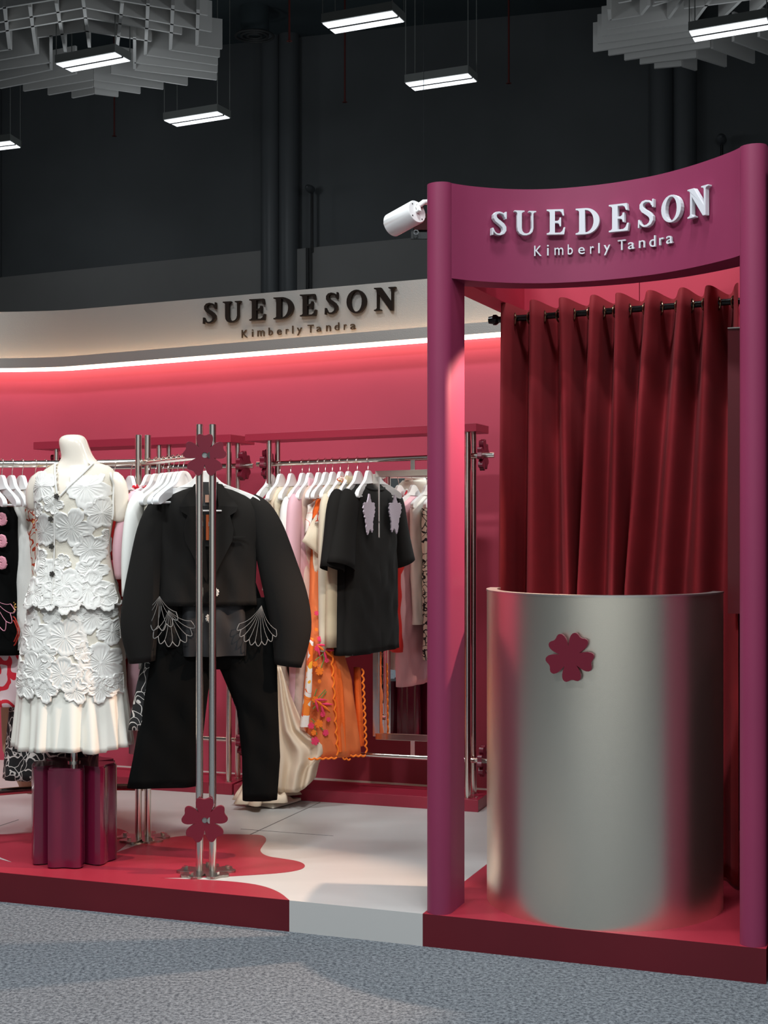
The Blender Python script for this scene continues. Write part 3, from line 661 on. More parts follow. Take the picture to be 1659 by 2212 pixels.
# ================================================================== RACKS
def flower_T(c, nx, ny, thick_dir):
    return lambda x, y, q: c+nx*x+ny*y+thick_dir*q
Zu = Vector((0,0,1))
def rack_flower(root, c, axis, R, th=.022, rot=90, hole=True):
    """flower plate, normal = axis (2D), centre c"""
    ax = V3(axis, 0).normalized(); nx = V3(Vector((-axis.y, axis.x)), 0).normalized()
    if nx.x < 0: nx = -nx
    m = M(); loops = [flower(R, rot)]
    if hole: loops.append(circle(R*.13, 16))
    m.prism(loops, lambda x, y, q: c+nx*x+Zu*y+ax*(q-th/2), th); f = link('flower_plate', m, FLOWM, root, bevel=.0018)
    return f
def wall_rack(name, lab, Pf, ud, vd, xspan, poles, shelf_px, depth, base_px_x, zr_u, zr_l, flowers):
    """Pf point on the front plan line, ud along, vd away. everything located by photo columns on that line"""
    A = lambda px: on_line(px, Pf, Pf+ud)
    t = thing(name, lab, 'clothes rack', V3(A((poles[0]+poles[-1])/2), HP))
    (x0, y0t, y0b), (x1, y1t, y1b) = shelf_px
    p, q = A(x0), A(x1); za_, zb2 = H+(HY-y0t)/F*p.y, H+(HY-y1t)/F*q.y; zc_, zd_ = H+(HY-y0b)/F*p.y, H+(HY-y1b)/F*q.y
    m = M(); m.quadbox([p, q, q+vd*depth, p+vd*depth], [zc_, zd_, zd_, zc_], [za_, zb2, zb2, za_]); link('shelf', m, WALLP if False else SHELFM, t, bevel=.002)
    b0, b1 = base_px_x; p, q = A(b0), A(b1)
    m = M(); m.quadbox([p, q, q+vd*.25, p+vd*.25], HP, HP+.056); link('base', m, SHELFM, t, bevel=.002)
    for px in poles:
        for dv in (.045, .155):
            c = A(px)+vd*dv; m = M(); f = (px-x0)/(x1-x0); zt_ = zc_+(zd_-zc_)*f
            m.tube([V3(c, HP+.056), V3(c, zt_)], .0145, 20); link('pole', m, CHROME, t, smooth=True)
            m = M(); m.tube([V3(c, HP+.056), V3(c, HP+.06)], .022, 16); link('foot_ring', m, CHROME, t, smooth=True)
    e0 = A(poles[0])-ud*flowers[0]+vd*.10; e1 = A(poles[-1])+ud*flowers[1]+vd*.10
    for zz in (zr_u, zr_l):
        f = lambda pt: zz if not callable(zz) else zz(pt)
        m = M(); m.tube([V3(e0, f(e0)), V3(e1, f(e1))], .0125, 16); link('rail', m, CHROME, t, smooth=True)
        for e, s, en in ((e0, 1, flowers[2]), (e1, -1, flowers[3])):
            if en: rack_flower(t, V3(e+ud*s*.055, f(e)), ud, .075, rot=100, hole=False)
    return t, A
SHELFM = mat('raspberry shelf paint', (.28, .020, .040), .3, spec=.45)
PR = G(1033, 1754.6, HP).xy; PL_ = G(646, 1729, HP).xy; UR = (PR-PL_).normalized(); VR = Vector((-UR.y, UR.x))
def railz(y0, x0, y1, x1, A):
    p, q = A(x0), A(x1); z0, z1 = H+(HY-y0)/F*(p.y+.1), H+(HY-y1)/F*(q.y+.1)
    return lambda pt: z0+(z1-z0)*((Vector(pt)-p).dot(UR)/(q-p).dot(UR))
AR = lambda px: on_line(px, PR+VR*0, PR+UR)
zru = railz(1001.5, 582, 988.5, 915, AR); zrl = railz(1626, 700, 1637, 915, AR)
rackR, AR = wall_rack('clothes_rack', 'long burgundy topped clothes rack with chrome poles on the right of the back wall', PR, UR, VR, None, [574, 1005], [(529,937.7,953),(1029,914,931.5)], .234, (505, 1033), zru, zrl, (.09, .115, 1, 1))
PL2 = G(501, 1717.6, HP).xy; AL = lambda px: on_line(px, PL2, PL2+UR)
z2 = lambda pt: 1.745; z3 = lambda pt: .37
rackL, AL = wall_rack('clothes_rack', 'burgundy topped clothes rack behind the mannequin at the left of the back wall', PL2, UR, VR, None, [112, 335, 486], [(72,955,971),(498,938,955)], .30, (60, 501), z2, z3, (.09, .11, 1, 1))
# screws on base and pole joints
m = M()
for px, dv in ((1022,.06),(1040,.20)):
    c = AR(px)+VR*dv; m.tube([V3(c, HP+.056), V3(c, HP+.062)], .007, 10)
link('screw', m, CHROME, rackR)
# mirror hung between the rails of the right rack
MC = on_line(892, PR+VR*.10, PR+VR*.10+UR); MD = Vector((cos(radians(26)), -sin(radians(26))))
rf = lambda px: on_line(px, MC, MC+MD)
mx0, mx1 = rf(813), rf(985)
mt = thing('framed_mirror', 'tall steel framed mirror clamped between the rails, beside the black t-shirts', 'mirror', V3((mx0+mx1)/2, .4))
def mp(px, y, dv=0): c = rf(px)-VR*dv; return V3(c, H-(y-HY)/F*c.y)
fz0 = lambda px: mp(px, 1590-(px-813)*0.0+ (px-813)*.04).z; fz1 = lambda px: mp(px, 1024-(px-813)*.03).z
for a, b in (((813, fz0(813)), (813, fz1(813))), ((985, fz0(985)), (985, fz1(985))), ((813, fz1(813)), (985, fz1(985))), ((813, fz0(813)), (985, fz0(985)))):
    m = M(); A_ = V3(rf(a[0]), a[1]); B_ = V3(rf(b[0]), b[1]); m.beam(A_, B_, .03, .022, up=V3(VR, 0)); link('frame', m, CHROME, mt, bevel=.001)
m = M(); i0, i1 = rf(819), rf(981); m.quadbox([i0-VR*.002, i1-VR*.002, i1+VR*.006, i0+VR*.006], [fz0(819), fz0(981)]*1+[fz0(981), fz0(819)], [fz1(819), fz1(981), fz1(981), fz1(819)]); link('glass', m, MIRR, mt)
for px in (892,):
    c = rf(px); m = M(); m.beam(V3(c, fz1(px)), V3(c, zru(c)), .022, .012, up=V3(VR, 0)); link('clamp', m, CHROME, mt, bevel=.001)
    m = M(); m.beam(V3(c, fz0(px)), V3(c, zrl(c)), .022, .012, up=V3(VR, 0)); link('clamp', m, CHROME, mt, bevel=.001)
# ---- free standing rack in front: pole pairs A and B, rail A-B, rail B-left
pA = (G(431,1886,HP).xy+G(459,1885,HP).xy)/2; pB = G(309,1812,HP).xy
dAB = (pB-pA).normalized(); nAB = Vector((-dAB.y, dAB.x)); nAB = nAB if nAB.x > 0 else -nAB
fr = thing('garment_stand', 'chrome twin pole garment stand with burgundy flowers in front of the racks', 'clothes rack', V3(pA, HP))
zUp = H+(HY-984)/F*pA.y; zLo = H-(1768-HY)/F*pA.y
def twin(root, c, dirn, sep, ztop):
    for s in (-1, 1):
        q = c+dirn*sep/2*s; m = M(); m.tube([V3(q, HP+.008), V3(q, ztop), V3(q, ztop+.001)], [.0145,.0145,.012], 20); link('pole', m, CHROME, root, smooth=True)
    m = M(); m.prism([flower(.115, 20)], lambda x, y, q: V3(c, HP)+Vector((x, y, q)), .010); bp = link('base_plate', m, mat('steel base plate', (.45,.42,.38), .3, metal=1), root, bevel=.001)
    for k in range(5):
        a = radians(20+72*k); m = M(); m.tube([V3(c, HP+.010)+Vector((.085*cos(a), .085*sin(a), 0)), V3(c, HP+.022)+Vector((.085*cos(a), .085*sin(a), 0))], .009, 6); link('bolt', m, CHROME, bp)
twin(fr, pA, Vector((1, 0.02)).normalized(), .051, H+(HY-917)/F*pA.y)
twin(fr, pB, Vector((1, .35)).normalized(), .040, H+(HY-940)/F*pB.y)
for zz, R_ in ((zUp, .084), (zLo, .089)):
    e = pA-dAB*.035; m = M(); m.tube([V3(e-dAB*.006, zz), V3(pA+(pB-pA)*(1.0 if zz > 1 else .04), zz-(.008 if zz > 1 else 0))], .0125, 16); link('rail', m, CHROME, fr, smooth=True)
    ax = Vector((.12, -1)).normalized()
    rack_flower(fr, V3(pA+ax*.030+Vector((-.005,0)), zz), ax, R_, .018, 90)
    m = M(); q = pA+ax*.012+Vector((-.005,0)); m.tube([V3(q, zz), V3(q+ax*.022, zz)], .0105, 16); link('rail_end', m, mat('dull steel', (.35,.36,.35), .5, metal=.8), fr, smooth=True)
bl = G(0, 1719, .333)
pC = Vector((-2.05, 5.75))
# curved rails from B to the left
for zz in (H+(HY-999)/F*pB.y, .333):
    pts = []
    for k in range(15):
        t_ = k/14; q = pB*(1-t_)**2+Vector((-1.58, 6.34))*2*t_*(1-t_)+pC*t_*t_; pts.append(V3(q, zz-.02*t_ if zz > 1 else zz))
    m = M(); m.tube(pts, .0155, 16); link('curved_rail', m, CHROME, fr, smooth=True)
LRAIL = pts; ZL = H+(HY-999)/F*pB.y
twin(fr, pC, Vector((1, 0)), .045, 1.83)
def lrail(px):
    for a, b in zip(LRAIL, LRAIL[1:]):
        xa, xb = CX+F*a.x/a.y, CX+F*b.x/b.y
        if xb <= px <= xa: t_ = (px-xa)/(xb-xa); return (a.xy+(b.xy-a.xy)*t_)
    return LRAIL[-1].xy
# ================================================================== MANNEQUIN
mc = Vector((P(160, 1400, 5.87).x, 5.87))
pt = thing('flower_plinth', 'glossy burgundy flower shaped plinth under the mannequin in white lace', 'plinth', V3(mc, HP))
def lobes(R, rot, sc=1):
    pts = []
    for k in range(5):
        for a in range(-34, 35, 4):
            r = R*(1-.045*cos(a/34*pi)*(abs(a) < 18)-.0*abs(a)); e = abs(a)/34
            r *= (1-.42*max(0, (e-.62)/.38)**1.8)
            r *= 1-.05*math.exp(-(a/8)**2)
            pts.append((r*sc*cos(radians(rot+72*k+a)), r*sc*sin(radians(rot+72*k+a))))
    return pts
PZ = .505
m = M(); m.quadbox([mc+Vector(p) for p in lobes(.172, -92)], HP+.006, PZ-.008); link('body', m, PLINTHM, pt, smooth=True, auto=45)
m = M(); m.quadbox([mc+Vector(p) for p in lobes(.166, -92)], PZ-.010, PZ); link('lid', m, PLINTHM, pt, smooth=True, auto=45)
m = M(); m.quadbox([mc+Vector(p) for p in lobes(.150, -92)], HP, HP+.008); link('foot', m, BLK, pt)
mq = thing('mannequin', 'headless cream mannequin torso on a steel pole wearing the white lace outfit', 'mannequin', V3(mc, PZ))
m = M(); m.tube([V3(mc, PZ), V3(mc, .95)], .013, 16); link('pole', m, CHROME, mq, smooth=True)
m = M(); m.tube([V3(mc, PZ), V3(mc, PZ+.006)], .026, 20); link('pole_foot', m, CHROME, mq, smooth=True)
SY = mc.y; pxm = 5.87/F
def mz(y): return H-(y-HY)/F*5.87
def mx(x): return (x-CX)/F*5.87
# torso profile : (y px, left px, right px, half depth m)
TORSO = [(1310,92,250,.105),(1270,96,246,.11),(1220,100,240,.105),(1180,102,234,.092),(1140,102,234,.10),(1100,98,242,.112),(1070,96,240,.108),(1045,92,238,.095),(1025,96,240,.075),(1012,108,234,.058),(1003,122,220,.054),(996,131,209,.052),(985,134,200,.050),(965,129,192,.050),(952,127,188,.047),(943,132,182,.038),(938.5,145,172,.022)]
def ringE(y, xl, xr, hd, n=40, yc=0, sup=.85, pl=0, np_=0, ph_=0):
    r = []; cx, hw_ = (xl+xr)/2, (xr-xl)/2
    for k in range(n):
        a = 2*pi*k/n; c, s = cos(a), sin(a); f = 1+pl*sin(np_*a+ph_)
        r.append(Vector((mx(cx)+hw_*pxm*f*math.copysign(abs(c)**sup, c), SY+yc+hd*f*math.copysign(abs(s)**sup, s), mz(y))))
    return r
m = M(); m.rings([ringE(y, a, b, d) for y, a, b, d in TORSO], 40, True, True); link('torso', m, SKIN, mq, smooth=True, auto=180, subd=1)
# upper arm stubs
for side, pts in ((1, [(232,1030,.030,.040),(248,1040,.034,.046),(256,1062,.032,.045),(257,1090,.027,.038),(256,1118,.022,.031),(254,1128,.017,.024)]), (-1, [(106,1028,.030,.040),(88,1040,.036,.046),(77,1062,.033,.045),(76,1085,.029,.040),(80,1105,.024,.034)])):
    m = M(); m.tube([Vector((mx(x), SY+.0, mz(y))) for x, y, _, _ in pts], [(r, q) for _, _, r, q in pts], 20); link('upper_arm', m, SKIN, mq, smooth=True, auto=180, subd=1)
# dress surfaces -------------------------------------------------------
VEST = [(1018,92,246,.060),(1030,82,250,.088),(1050,78,247,.112),(1080,79,246,.126),(1110,82,246,.128),(1140,86,240,.118),(1170,88,236,.108),(1200,86,236,.110),(1240,76,244,.126),(1275,66,253,.144),(1303,57,263,.160)]
SKRT = [(1285,74,250,.134),(1310,66,257,.145),(1360,57,263,.158),(1410,49,267,.168),(1460,43,271,.176),(1488,41,272,.18)]
def prof(T, y):
    for a, b in zip(T, T[1:]):
        if y <= b[0] or b is T[-1]:
            t_ = (y-a[0])/(b[0]-a[0]); return [a[i]+(b[i]-a[i])*t_ for i in range(1, 4)]
def surf(T, ang, y, off_=0):
    xl, xr, hd = prof(T, y); cx, hw_ = (xl+xr)/2, (xr-xl)/2*pxm; c, s = cos(ang), sin(ang); e = .85
    return Vector((mx(cx)+(hw_+off_)*math.copysign(abs(c)**e, c), SY+(hd+off_)*math.copysign(abs(s)**e, s), mz(y)))
def ang_of(T, x, y):
    xl, xr, hd = prof(T, y); cx, hw_ = (xl+xr)/2, (xr-xl)/2; q = max(-.98, min(.98, (x-cx)/hw_)); q = math.copysign(abs(q)**(1/.85), q)
    return -math.acos(q)
def applique(m, T, x, y, R, rot, npet=5, back=False, seed=0, lift=.003):
    R = R*1.14; rnd = random.Random(seed+int(x*7+y)); nr = 9; nt_ = 110; a0_ = ang_of(T, x, y); a0_ = -a0_ if back else a0_
    xl, xr, hd = prof(T, y); hw_ = (xr-xl)/2*pxm; rows = []
    wob = [rnd.uniform(.85, 1.12) for _ in range(npet)]
    for i in range(nr+1):
        rho = i/nr; row = []
        for k in range(nt_):
            th = 2*pi*k/nt_; u = (th-rot)*npet/(2*pi); pi_ = int(math.floor(u+.5)) % npet; e = (u+.5) % 1-.5
            o_ = (.60+.40*abs(cos(pi*e))**.45)*(1+.03*cos(8*pi*e))*(1+(wob[pi_]-1)*abs(cos(pi*e)))
            r = R*o_*rho; p_, q_ = r*cos(th), r*sin(th)
            # px offsets -> angle/height
            yy = y-q_; xx_ = x+p_; A0 = ang_of(T, min(max(xx_, xl+1), xr-1), min(max(yy, T[0][0]), T[-1][0])); A0 = -A0 if back else A0
            h = lift+.0026*(1-abs(sin(e*pi*4.5))**.5)*(rho > .12)*(rho < .86)
            if i >= nr-1: h = lift+.0042 if i == nr-1 else lift+.0018
            if i == 0: h = lift+.002
            row.append(surf(T, A0, min(max(yy, T[0][0]), T[-1][0]+22), h))
        rows.append(row)
    rows.append([v+(Vector((mx((xl+xr)/2), SY, v.z))-v)*.03 for v in rows[-1]])
    m.grid(rows, closed=True)
    return m
def shellT(T, yt, yb, scallop=0, ns=0, n=72, steps=16):
    R_ = []
    for i in range(steps+1):
        f = i/steps; row = []
        for k in range(n):
            a = 2*pi*k/n; y = yt+(yb-yt)*f
            if f > .9 and scallop: y += scallop*abs(sin(ns*a/2))*(f-.9)/.1
            row.append(surf(T, a, y))
        R_.append(row)
    return R_
vs_ = thing('lace_vest', 'white sleeveless lace vest with large embroidered flowers on the mannequin', 'vest', V3(mc, mz(1300)))
m = M(); VE2 = [(1001,121,216,.060),(1008,109,236,.064),(1013,100,243,.068)]+VEST
VE2[3] = (1020,93,247,.076); rowsV = shellT(VE2, 1001, 1298, 7, 14, 96, 44); nn_ = len(rowsV[0]); vv = [p for r in rowsV for p in r]; ff = []
for i in range(len(rowsV)-1):
    for k in range(nn_):
        q = (i*nn_+k, i*nn_+(k+1) % nn_, (i+1)*nn_+(k+1) % nn_, (i+1)*nn_+k); c = (vv[q[0]]+vv[q[2]])/2; yy = HY-(c.z-H)/pxm; xx_ = CX+c.x/pxm
        if c.y < SY and yy < 1072 and 127+(yy-1000)*.18 < xx_ < 206-(yy-1000)*.86: continue
        ff.append(q)
m.add(vv, ff)
link('net_body', m, NET, vs_, smooth=True, auto=80, solid=.002)
m = M()
VF = [(100,1050,34,.5),(196,1052,40,2.2),(228,1108,33,.3),(168,1140,36,1.2),(106,1148,31,.2),(205,1185,32,1.9),(92,1205,24,.7),(118,1240,30,1.3),(152,1262,38,.9),(206,1232,28,.1),(204,1268,36,2.5),(86,1278,30,.4),(238,1288,26,1.1),(165,1292,26,.6),(130,1090,20,1.2),(88,1100,20,.4),(240,1160,16,.8),(120,1290,22,.2),(150,1210,16,2)]
for x, y, R_, r in VF: applique(m, VEST, x, y, R_, r)
for x, y, R_, r in [(100,1060,36,.2),(200,1070,38,1),(150,1130,40,.4),(100,1190,36,.6),(205,1180,36,1.4),(150,1250,40,.1),(215,1260,34,.9),(95,1270,32,.3)]: applique(m, VEST, x, y, R_, r, back=True)
link('embroidered_flowers', m, LACE, vs_, smooth=True, auto=60)
# cord edging of the v neck, front opening and armholes
def cord(m, T, pts, r=.004, lift=.006):
    m.tube([surf(T, ang_of(T, x, y), y, lift) for x, y in pts], r, 8)
m = M(); cord(m, VE2, smooth([(127,1002),(130,1025),(136,1052),(140,1073)], 2, False)); cord(m, VE2, smooth([(205,1002),(190,1022),(165,1050),(146,1072)], 2, False))
cord(m, VEST, [(140,1073),(133,1120),(132,1180),(132,1240),(130,1300)], .003)
cord(m, VEST, smooth([(240,1022),(247,1050),(245,1080),(246,1110),(243,1122)], 2, False), .005)
m.tube([surf(VEST, 2*pi*k/90, 1298+7*abs(sin(7*2*pi*k/90)), .002) for k in range(91)], .004, 8, cap=False)
link('cord_trim', m, LACE, vs_, smooth=True)
for x, y in ((140,1073),(128,1121),(128,1179),(131,1237)):
    c = surf(VEST, ang_of(VEST, x, y), y, .012); b_ = None
    m = M(); m.prism([flower(.0115, 70, .3)], lambda u, w, q: c+Vector((u, -q, w)), .004); b_ = link('flower_button', m, BUTT, vs_)
sk = thing('lace_skirt', 'white lace skirt with a pleated ivory chiffon hem on the mannequin', 'skirt', V3(mc, mz(1605)))
m = M(); m.grid(shellT(SKRT, 1290, 1480, 10, 12), closed=True); link('net_panel', m, NET, sk, smooth=True, auto=80, solid=.002)
m = M()
for x, y, R_, r in [(88,1366,36,.3),(160,1370,40,1.1),(216,1325,34,.5),(100,1438,36,.8),(156,1446,36,.2),(232,1425,40,1.7),(52,1440,24,.5),(250,1360,28,.9),(132,1318,24,.3),(74,1322,24,1.2),(205,1455,24,.3),(196,1400,20,1.4),(124,1405,18,.4),(262,1470,22,.3),(60,1390,20,1),(180,1315,22,.2),(240,1315,20,.6),(70,1472,26,.4),(120,1478,24,1.1),(182,1480,26,.2),(232,1478,26,.8)]: applique(m, SKRT, x, y, R_, r)
for x, y, R_, r in [(90,1340,38,.3),(165,1350,40,1.1),(230,1340,36,.5),(70,1420,38,.8),(140,1440,40,.2),(220,1430,40,1.7)]: applique(m, SKRT, x, y, R_, r, back=True)
link('embroidered_flowers', m, LACE, sk, smooth=True, auto=60)
R_ = []; NP = 15; n_ = 306; rnd = random.Random(5); pw = [rnd.uniform(.5, 1.25) for _ in range(NP)]; po = [rnd.uniform(-3, 3) for _ in range(NP)]
for i in range(15):
    f = i/14; y = 1462+(1608-1462)*f; xl, xr, hd = 44-10*f, 270+14*f, .17+.035*f; row = []
    for k in range(n_):
        a = 2*pi*k/n_; u = a*NP/(2*pi); q = int(u) % NP; e = u % 1; am = (.02+.10*f)
        ff = .58*sin(a*NP+1.6*sin(2*a+1))+.42*sin(a*NP*1.62+2+sin(3*a)); fo = am*(ff-.25*ff*ff)*.62; c, s = cos(a), sin(a)
        yy = y+(po[q]*f)+3*f*sin(a)*-1
        R0_ = Vector((mx((xl+xr)/2)+(xr-xl)/2*pxm*(1+fo)*math.copysign(abs(c)**.9, c), SY+hd*(1+fo*1.3)*math.copysign(abs(s)**.9, s), mz(yy))); row.append(R0_)
    R_.append(row)
m = M(); m.grid(R_, closed=True); link('chiffon_hem', m, CHIF, sk, smooth=True, auto=180, solid=.0015)
# ================================================================== HANGERS AND GARMENTS (local frame: hook point on the rail = origin, x across, -y = front)
def hanger_proto():
    t = thing('clothes_hanger', 'white', 'hanger')
    up = [(0,-.050),(.018,-.053),(.034,-.064),(.048,-.082),(.064,-.098),(.10,-.114),(.15,-.131),(.195,-.150),(.212,-.162),(.217,-.176),(.210,-.186)]
    lo = [(.195,-.186),(.15,-.172),(.10,-.154),(.06,-.138),(.03,-.122),(0,-.112)]
    half = up+lo; out = smooth([(-x, z) for x, z in half[::-1]][:-1]+half[:-1], 1); out = [tuple(p) for p in out]
    def T(x, z, q): return Vector((x, (q-.5)*.016*(1 if abs(x) < .17 else 1.25)-abs(x)*.10, z))
    m = M(); m.prism([out], T, 1); link('body', m, WHITEP, t, local=True, bevel=.003, smooth=True, auto=50)
    m = M(); pts = [(0,0,-.052),(0,0,-.034),(.006,0,-.022),(.0165,0,-.008),(.0175,0,.004),(.012,0,.014),(0,0,.018),(-.012,0,.014),(-.0175,0,.004),(-.0175,0,-.002)]
    m.tube([Vector(p) for p in pts], .0017, 8); link('hook', m, CHROME, t, local=True, smooth=True)
    m = M(); m.tube([(-.185,-.018,-.178),(.185,-.018,-.178)], .005, 10); link('bar', m, WHITEP, t, local=True, smooth=True)
    m = M(); w = .006; x = -.029
    for ch in 'SUEDESON':
        W0 = LET[ch][1]*w
        m.prism(LET[ch][0], lambda a, b, q, x=x: Vector((x+a*w, -.0085-q-abs(x)*.10, -.094+b*w)), .0003)
        x += W0+.0026
    link('print', m, PRINT, t, local=True)
    return t
HANG = hanger_proto(); hang_used = [False]
HPR = list(HANG.children)
def put_hanger(pt, yaw, label, group, tilt=0):
    o = HANG if not hang_used[0] else copy_tree(HANG)
    hang_used[0] = True; o.location = pt; o.rotation_euler = (0, tilt, yaw); tag(o, label, 'hanger', group); return o
def nz3(x, y, z, s): return sin(x*31+s)*cos(z*17+s*1.7)+.6*sin(z*41+x*23+s*2.3)+.4*cos(y*50+z*29+s)
def body_mesh(rings, n=48, pleat=0, npl=0, seed=0, wr=.004, hem=0):
    """rings: (z, xc, half width, half depth); several blank steps are interpolated"""
    R = []; Z = []
    for a, b in zip(rings, rings[1:]):
        st = max(1, int(abs(a[0]-b[0])/.03))
        for i in range(st): t_ = i/st; Z.append([a[k]+(b[k]-a[k])*t_ for k in range(4)])
    Z.append(list(rings[-1])); z0, z1 = Z[0][0], Z[-1][0]
    for z, xc, hw_, hd in Z:
        f = (z-z0)/(z1-z0); row = []
        for k in range(n):
            a = 2*pi*k/n; c, s = cos(a), sin(a)
            p = pleat*f*sin(npl*a+seed+1.2*sin(a*2+seed)); w_ = wr*nz3(c*hw_*2, s, z, seed)*min(1, f*4)
            x = xc+hw_*(1+p*.3)*math.copysign(abs(c)**.8, c); y = (hd*(1+p*2.2)+w_)*math.copysign(abs(s)**.8, s)
            row.append(Vector((x, y, z+(hem*sin(a*3+seed) if f > .97 else 0))))
        R.append(row)
    return R
def relax(P_, R_, it=6):
    Q = [list(p[:3])+list(r) for p, r in zip(P_, R_)]
    for _ in range(it): Q = [Q[0]]+[[(a+2*b+c)/4 for a, b, c in zip(Q[i-1], Q[i], Q[i+1])] for i in range(1, len(Q)-1)]+[Q[-1]]
    return [Vector(q[:3]) for q in Q], [(q[3], q[4]) for q in Q]
def garment(name, lab, cat, grp, pt, yaw, rings, mtl, sleeves=(), pleat=0, npl=0, seed=0, wr=.005, sl_mat=None, extras=None, hem=0, n=48):
    t = thing(name, lab, cat, pt, yaw, grp)
    m = M(); m.rings(body_mesh(rings, n, pleat, npl, seed, wr, hem), n, True, False); link('body', m, mtl, t, local=True, smooth=True, auto=180, solid=.002)
    for path in sleeves:
        m = M(); pts = [Vector(p[:3]) for p in path]; rs = [p[3] if isinstance(p[3], tuple) else (p[3], p[3]*.55) for p in path]
        # refine
        P2 = []; R2 = []
        for i in range(len(pts)-1):
            for k in range(5):
                f = k/5; P2.append(pts[i]+(pts[i+1]-pts[i])*f); R2.append((rs[i][0]+(rs[i+1][0]-rs[i][0])*f, rs[i][1]+(rs[i+1][1]-rs[i][1])*f))
        P2.append(pts[-1]); R2.append(rs[-1]); P2, R2 = relax(P2, R2)
        m.tube(P2, R2, 20, cap=False, up=(0,1,0)); link('sleeve', m, sl_mat or mtl, t, local=True, smooth=True, auto=180, solid=.002)
    if extras: extras(t)
    return t
def SH(hw_=.21, hd=.03, top=-.118, neck=.06, drop=.055):
    return [(top, 0, neck, .02), (top-.018, 0, neck+.045, .028), (top-drop*.75, 0, hw_*.82, hd), (top-drop-.02, 0, hw_, hd*1.1)]
def sleeve(side, hw_, z0, L, r0, r1, out=.05, fwd=0):
    return [(side*(hw_-.03), 0, z0, r0*.8), (side*hw_, 0, z0-.03, r0), (side*(hw_+out*.5), fwd*.5, z0-L*.5, r0*.95), (side*(hw_+out), fwd, z0-L, r1)]
# ---------------- right rack
YR = atan2(VR.y, VR.x)
def rp(px): c = AR(px)+VR*.10; c = on_line(px, PR+VR*.10, PR+VR*.10+UR); return V3(c, zru(c)+.0)
GRP = 'hangers on the right wall rack'
RH = [(584,'white hanger with nothing on it at the left end of the right rack rail'),(605,'white hanger holding the white top, second from the left on the right rail'),(628,'white hanger in the beige lace vest on the right rail'),
      (653,'white hanger inside the ivory jacket with red flowers'),(668,'white hanger behind the collar of the pale pink shirt'),(688,'white hanger in front of the pink shirt with its wing end showing'),(703,'white hanger above the orange floral dress'),
      (718,'white hanger above the beige cape top'),(735,'white hanger under the ruffled rust and cream collar'),(752,'white hanger inside the tan long shirt'),(772,'white hanger in the rear black t-shirt, second from the mirror'),(795,'white hanger in the black t-shirt nearest the mirror')]
random.seed(11)
for px, lab in RH: put_hanger(rp(px), YR+random.uniform(-.05, .05), lab, GRP)
GR2 = 'clothes on the right wall rack'
def zof(px, y): return (H-(y-HY)/F*(rp(px).y))-rp(px).z
G_ = garment
# 605 white top + long ecru drape to the floor
G_('sleeveless_shirt', 'white sleeveless top hanging beside the empty hanger on the right rail', 'top', GR2, rp(605), YR, SH(.19,.025)+[(-.45,0,.18,.03),(-.62,0,.19,.035)], WF, seed=1)
def drape_gown():
    t = thing('long_gown', 'long ecru chiffon gown pooling on the floor in front of the right rack', 'dress', rp(614), YR, GR2)
    zf = HP-rp(614).z
    rg = SH(.17,.03)+[(-.5,0,.14,.035),(-.85,-.02,.16,.05),(-1.2,-.06,.19,.07),(zf+.09,-.12,.235,.09),(zf+.03,-.16,.27,.10)]
    m = M(); m.rings(body_mesh(rg, 72, .22, 9, 2, .008), 72, True, False); link('skirt', m, DRAPE, t, local=True, smooth=True, auto=180, solid=.002)
    return t
drape_gown()
# swagged train of the gown: gathered cloth slung over the base towards the right
t = thing('gown_train', 'bunched ecru chiffon train slung low below the orange dress', 'cloth', G(660, 1700, HP), 0)
m = M(); rows = []
AP = [(598,1450),(606,1540),(622,1625),(655,1690),(690,1700)]
for i in range(25):
    f = i/24; row = []
    for k in range(41):
        g = k/40
        # left edge follows the falling gown, right edge the swag tip
        xl = 592+6*f; xr = 606+interp(f, [(0,0),(.25,22),(.5,50),(.66,108),(.75,106),(.85,84),(1,76)])
        x = xl+(xr-xl)*g; y = 1440+(1708-1440)*f+12*sin(g*pi)*f-30*g*g*f*(1 if f > .6 else .5)
        Z_ = 6.93-.05*sin(pi*g)*(.4+f)+.022*sin(g*17+f*6+2*sin(f*5))*(.3+f)
        row.append(P(x, min(y, 1712), Z_))
    rows.append(row)
m.grid(rows); link('swag', m, DRAPE, t, smooth=True, auto=180, solid=.003)
m = M(); rows = []
rnd = random.Random(4)
for i in range(17):
    f = i/16; row = []
    for k in range(33):
        g = k/32; x = 530+(650-530)*g; y0 = interp(g, [(0,1741),(.35,1722),(.6,1712),(.85,1722),(1,1718)]); y1 = interp(g, [(0,1742),(.3,1744),(.5,1748),(.75,1740),(1,1731)])
        q = pe(x, y0+(y1-y0)*f); h = .012+.05*sin(pi*f)*sin(pi*min(1, g*1.2))**.8*(1+.5*sin(g*19+f*7))
        row.append(V3(q, HP+max(.004, h*(1 if 0 < i < 16 else .1))))
    rows.append(row)
m.grid(rows); link('floor_pool', m, mat('ivory pooled chiffon', (.78,.72,.60), .75), t, smooth=True, auto=180, solid=.003)
G_('lace_waistcoat', 'beige lace waistcoat third from the left on the right rail', 'vest', GR2, rp(628), YR, SH(.19,.03)+[(-.4,0,.18,.035),(-.58,0,.19,.04)], mat('beige guipure lace', (.62,.53,.38), .9, bump=1, bscale=90), seed=2)
G_('embroidered_jacket', 'ivory jacket with red flower embroidery down the front on the right rail', 'jacket', GR2, rp(653), YR, SH(.20,.03)+[(-.5,0,.19,.04),(-.9,0,.2,.05)], lines_mat('ivory cloth with red flowers', (.76,.70,.62), (.60,.05,.04), 8, .012, blobs=[(.76,.70,.62),(.70,.05,.06),(.76,.70,.62),(.75,.30,.12)], bscale=24, bth=.22), [sleeve(-1,.2,-.2,.55,.055,.05,.05)], seed=3, sl_mat=WF)
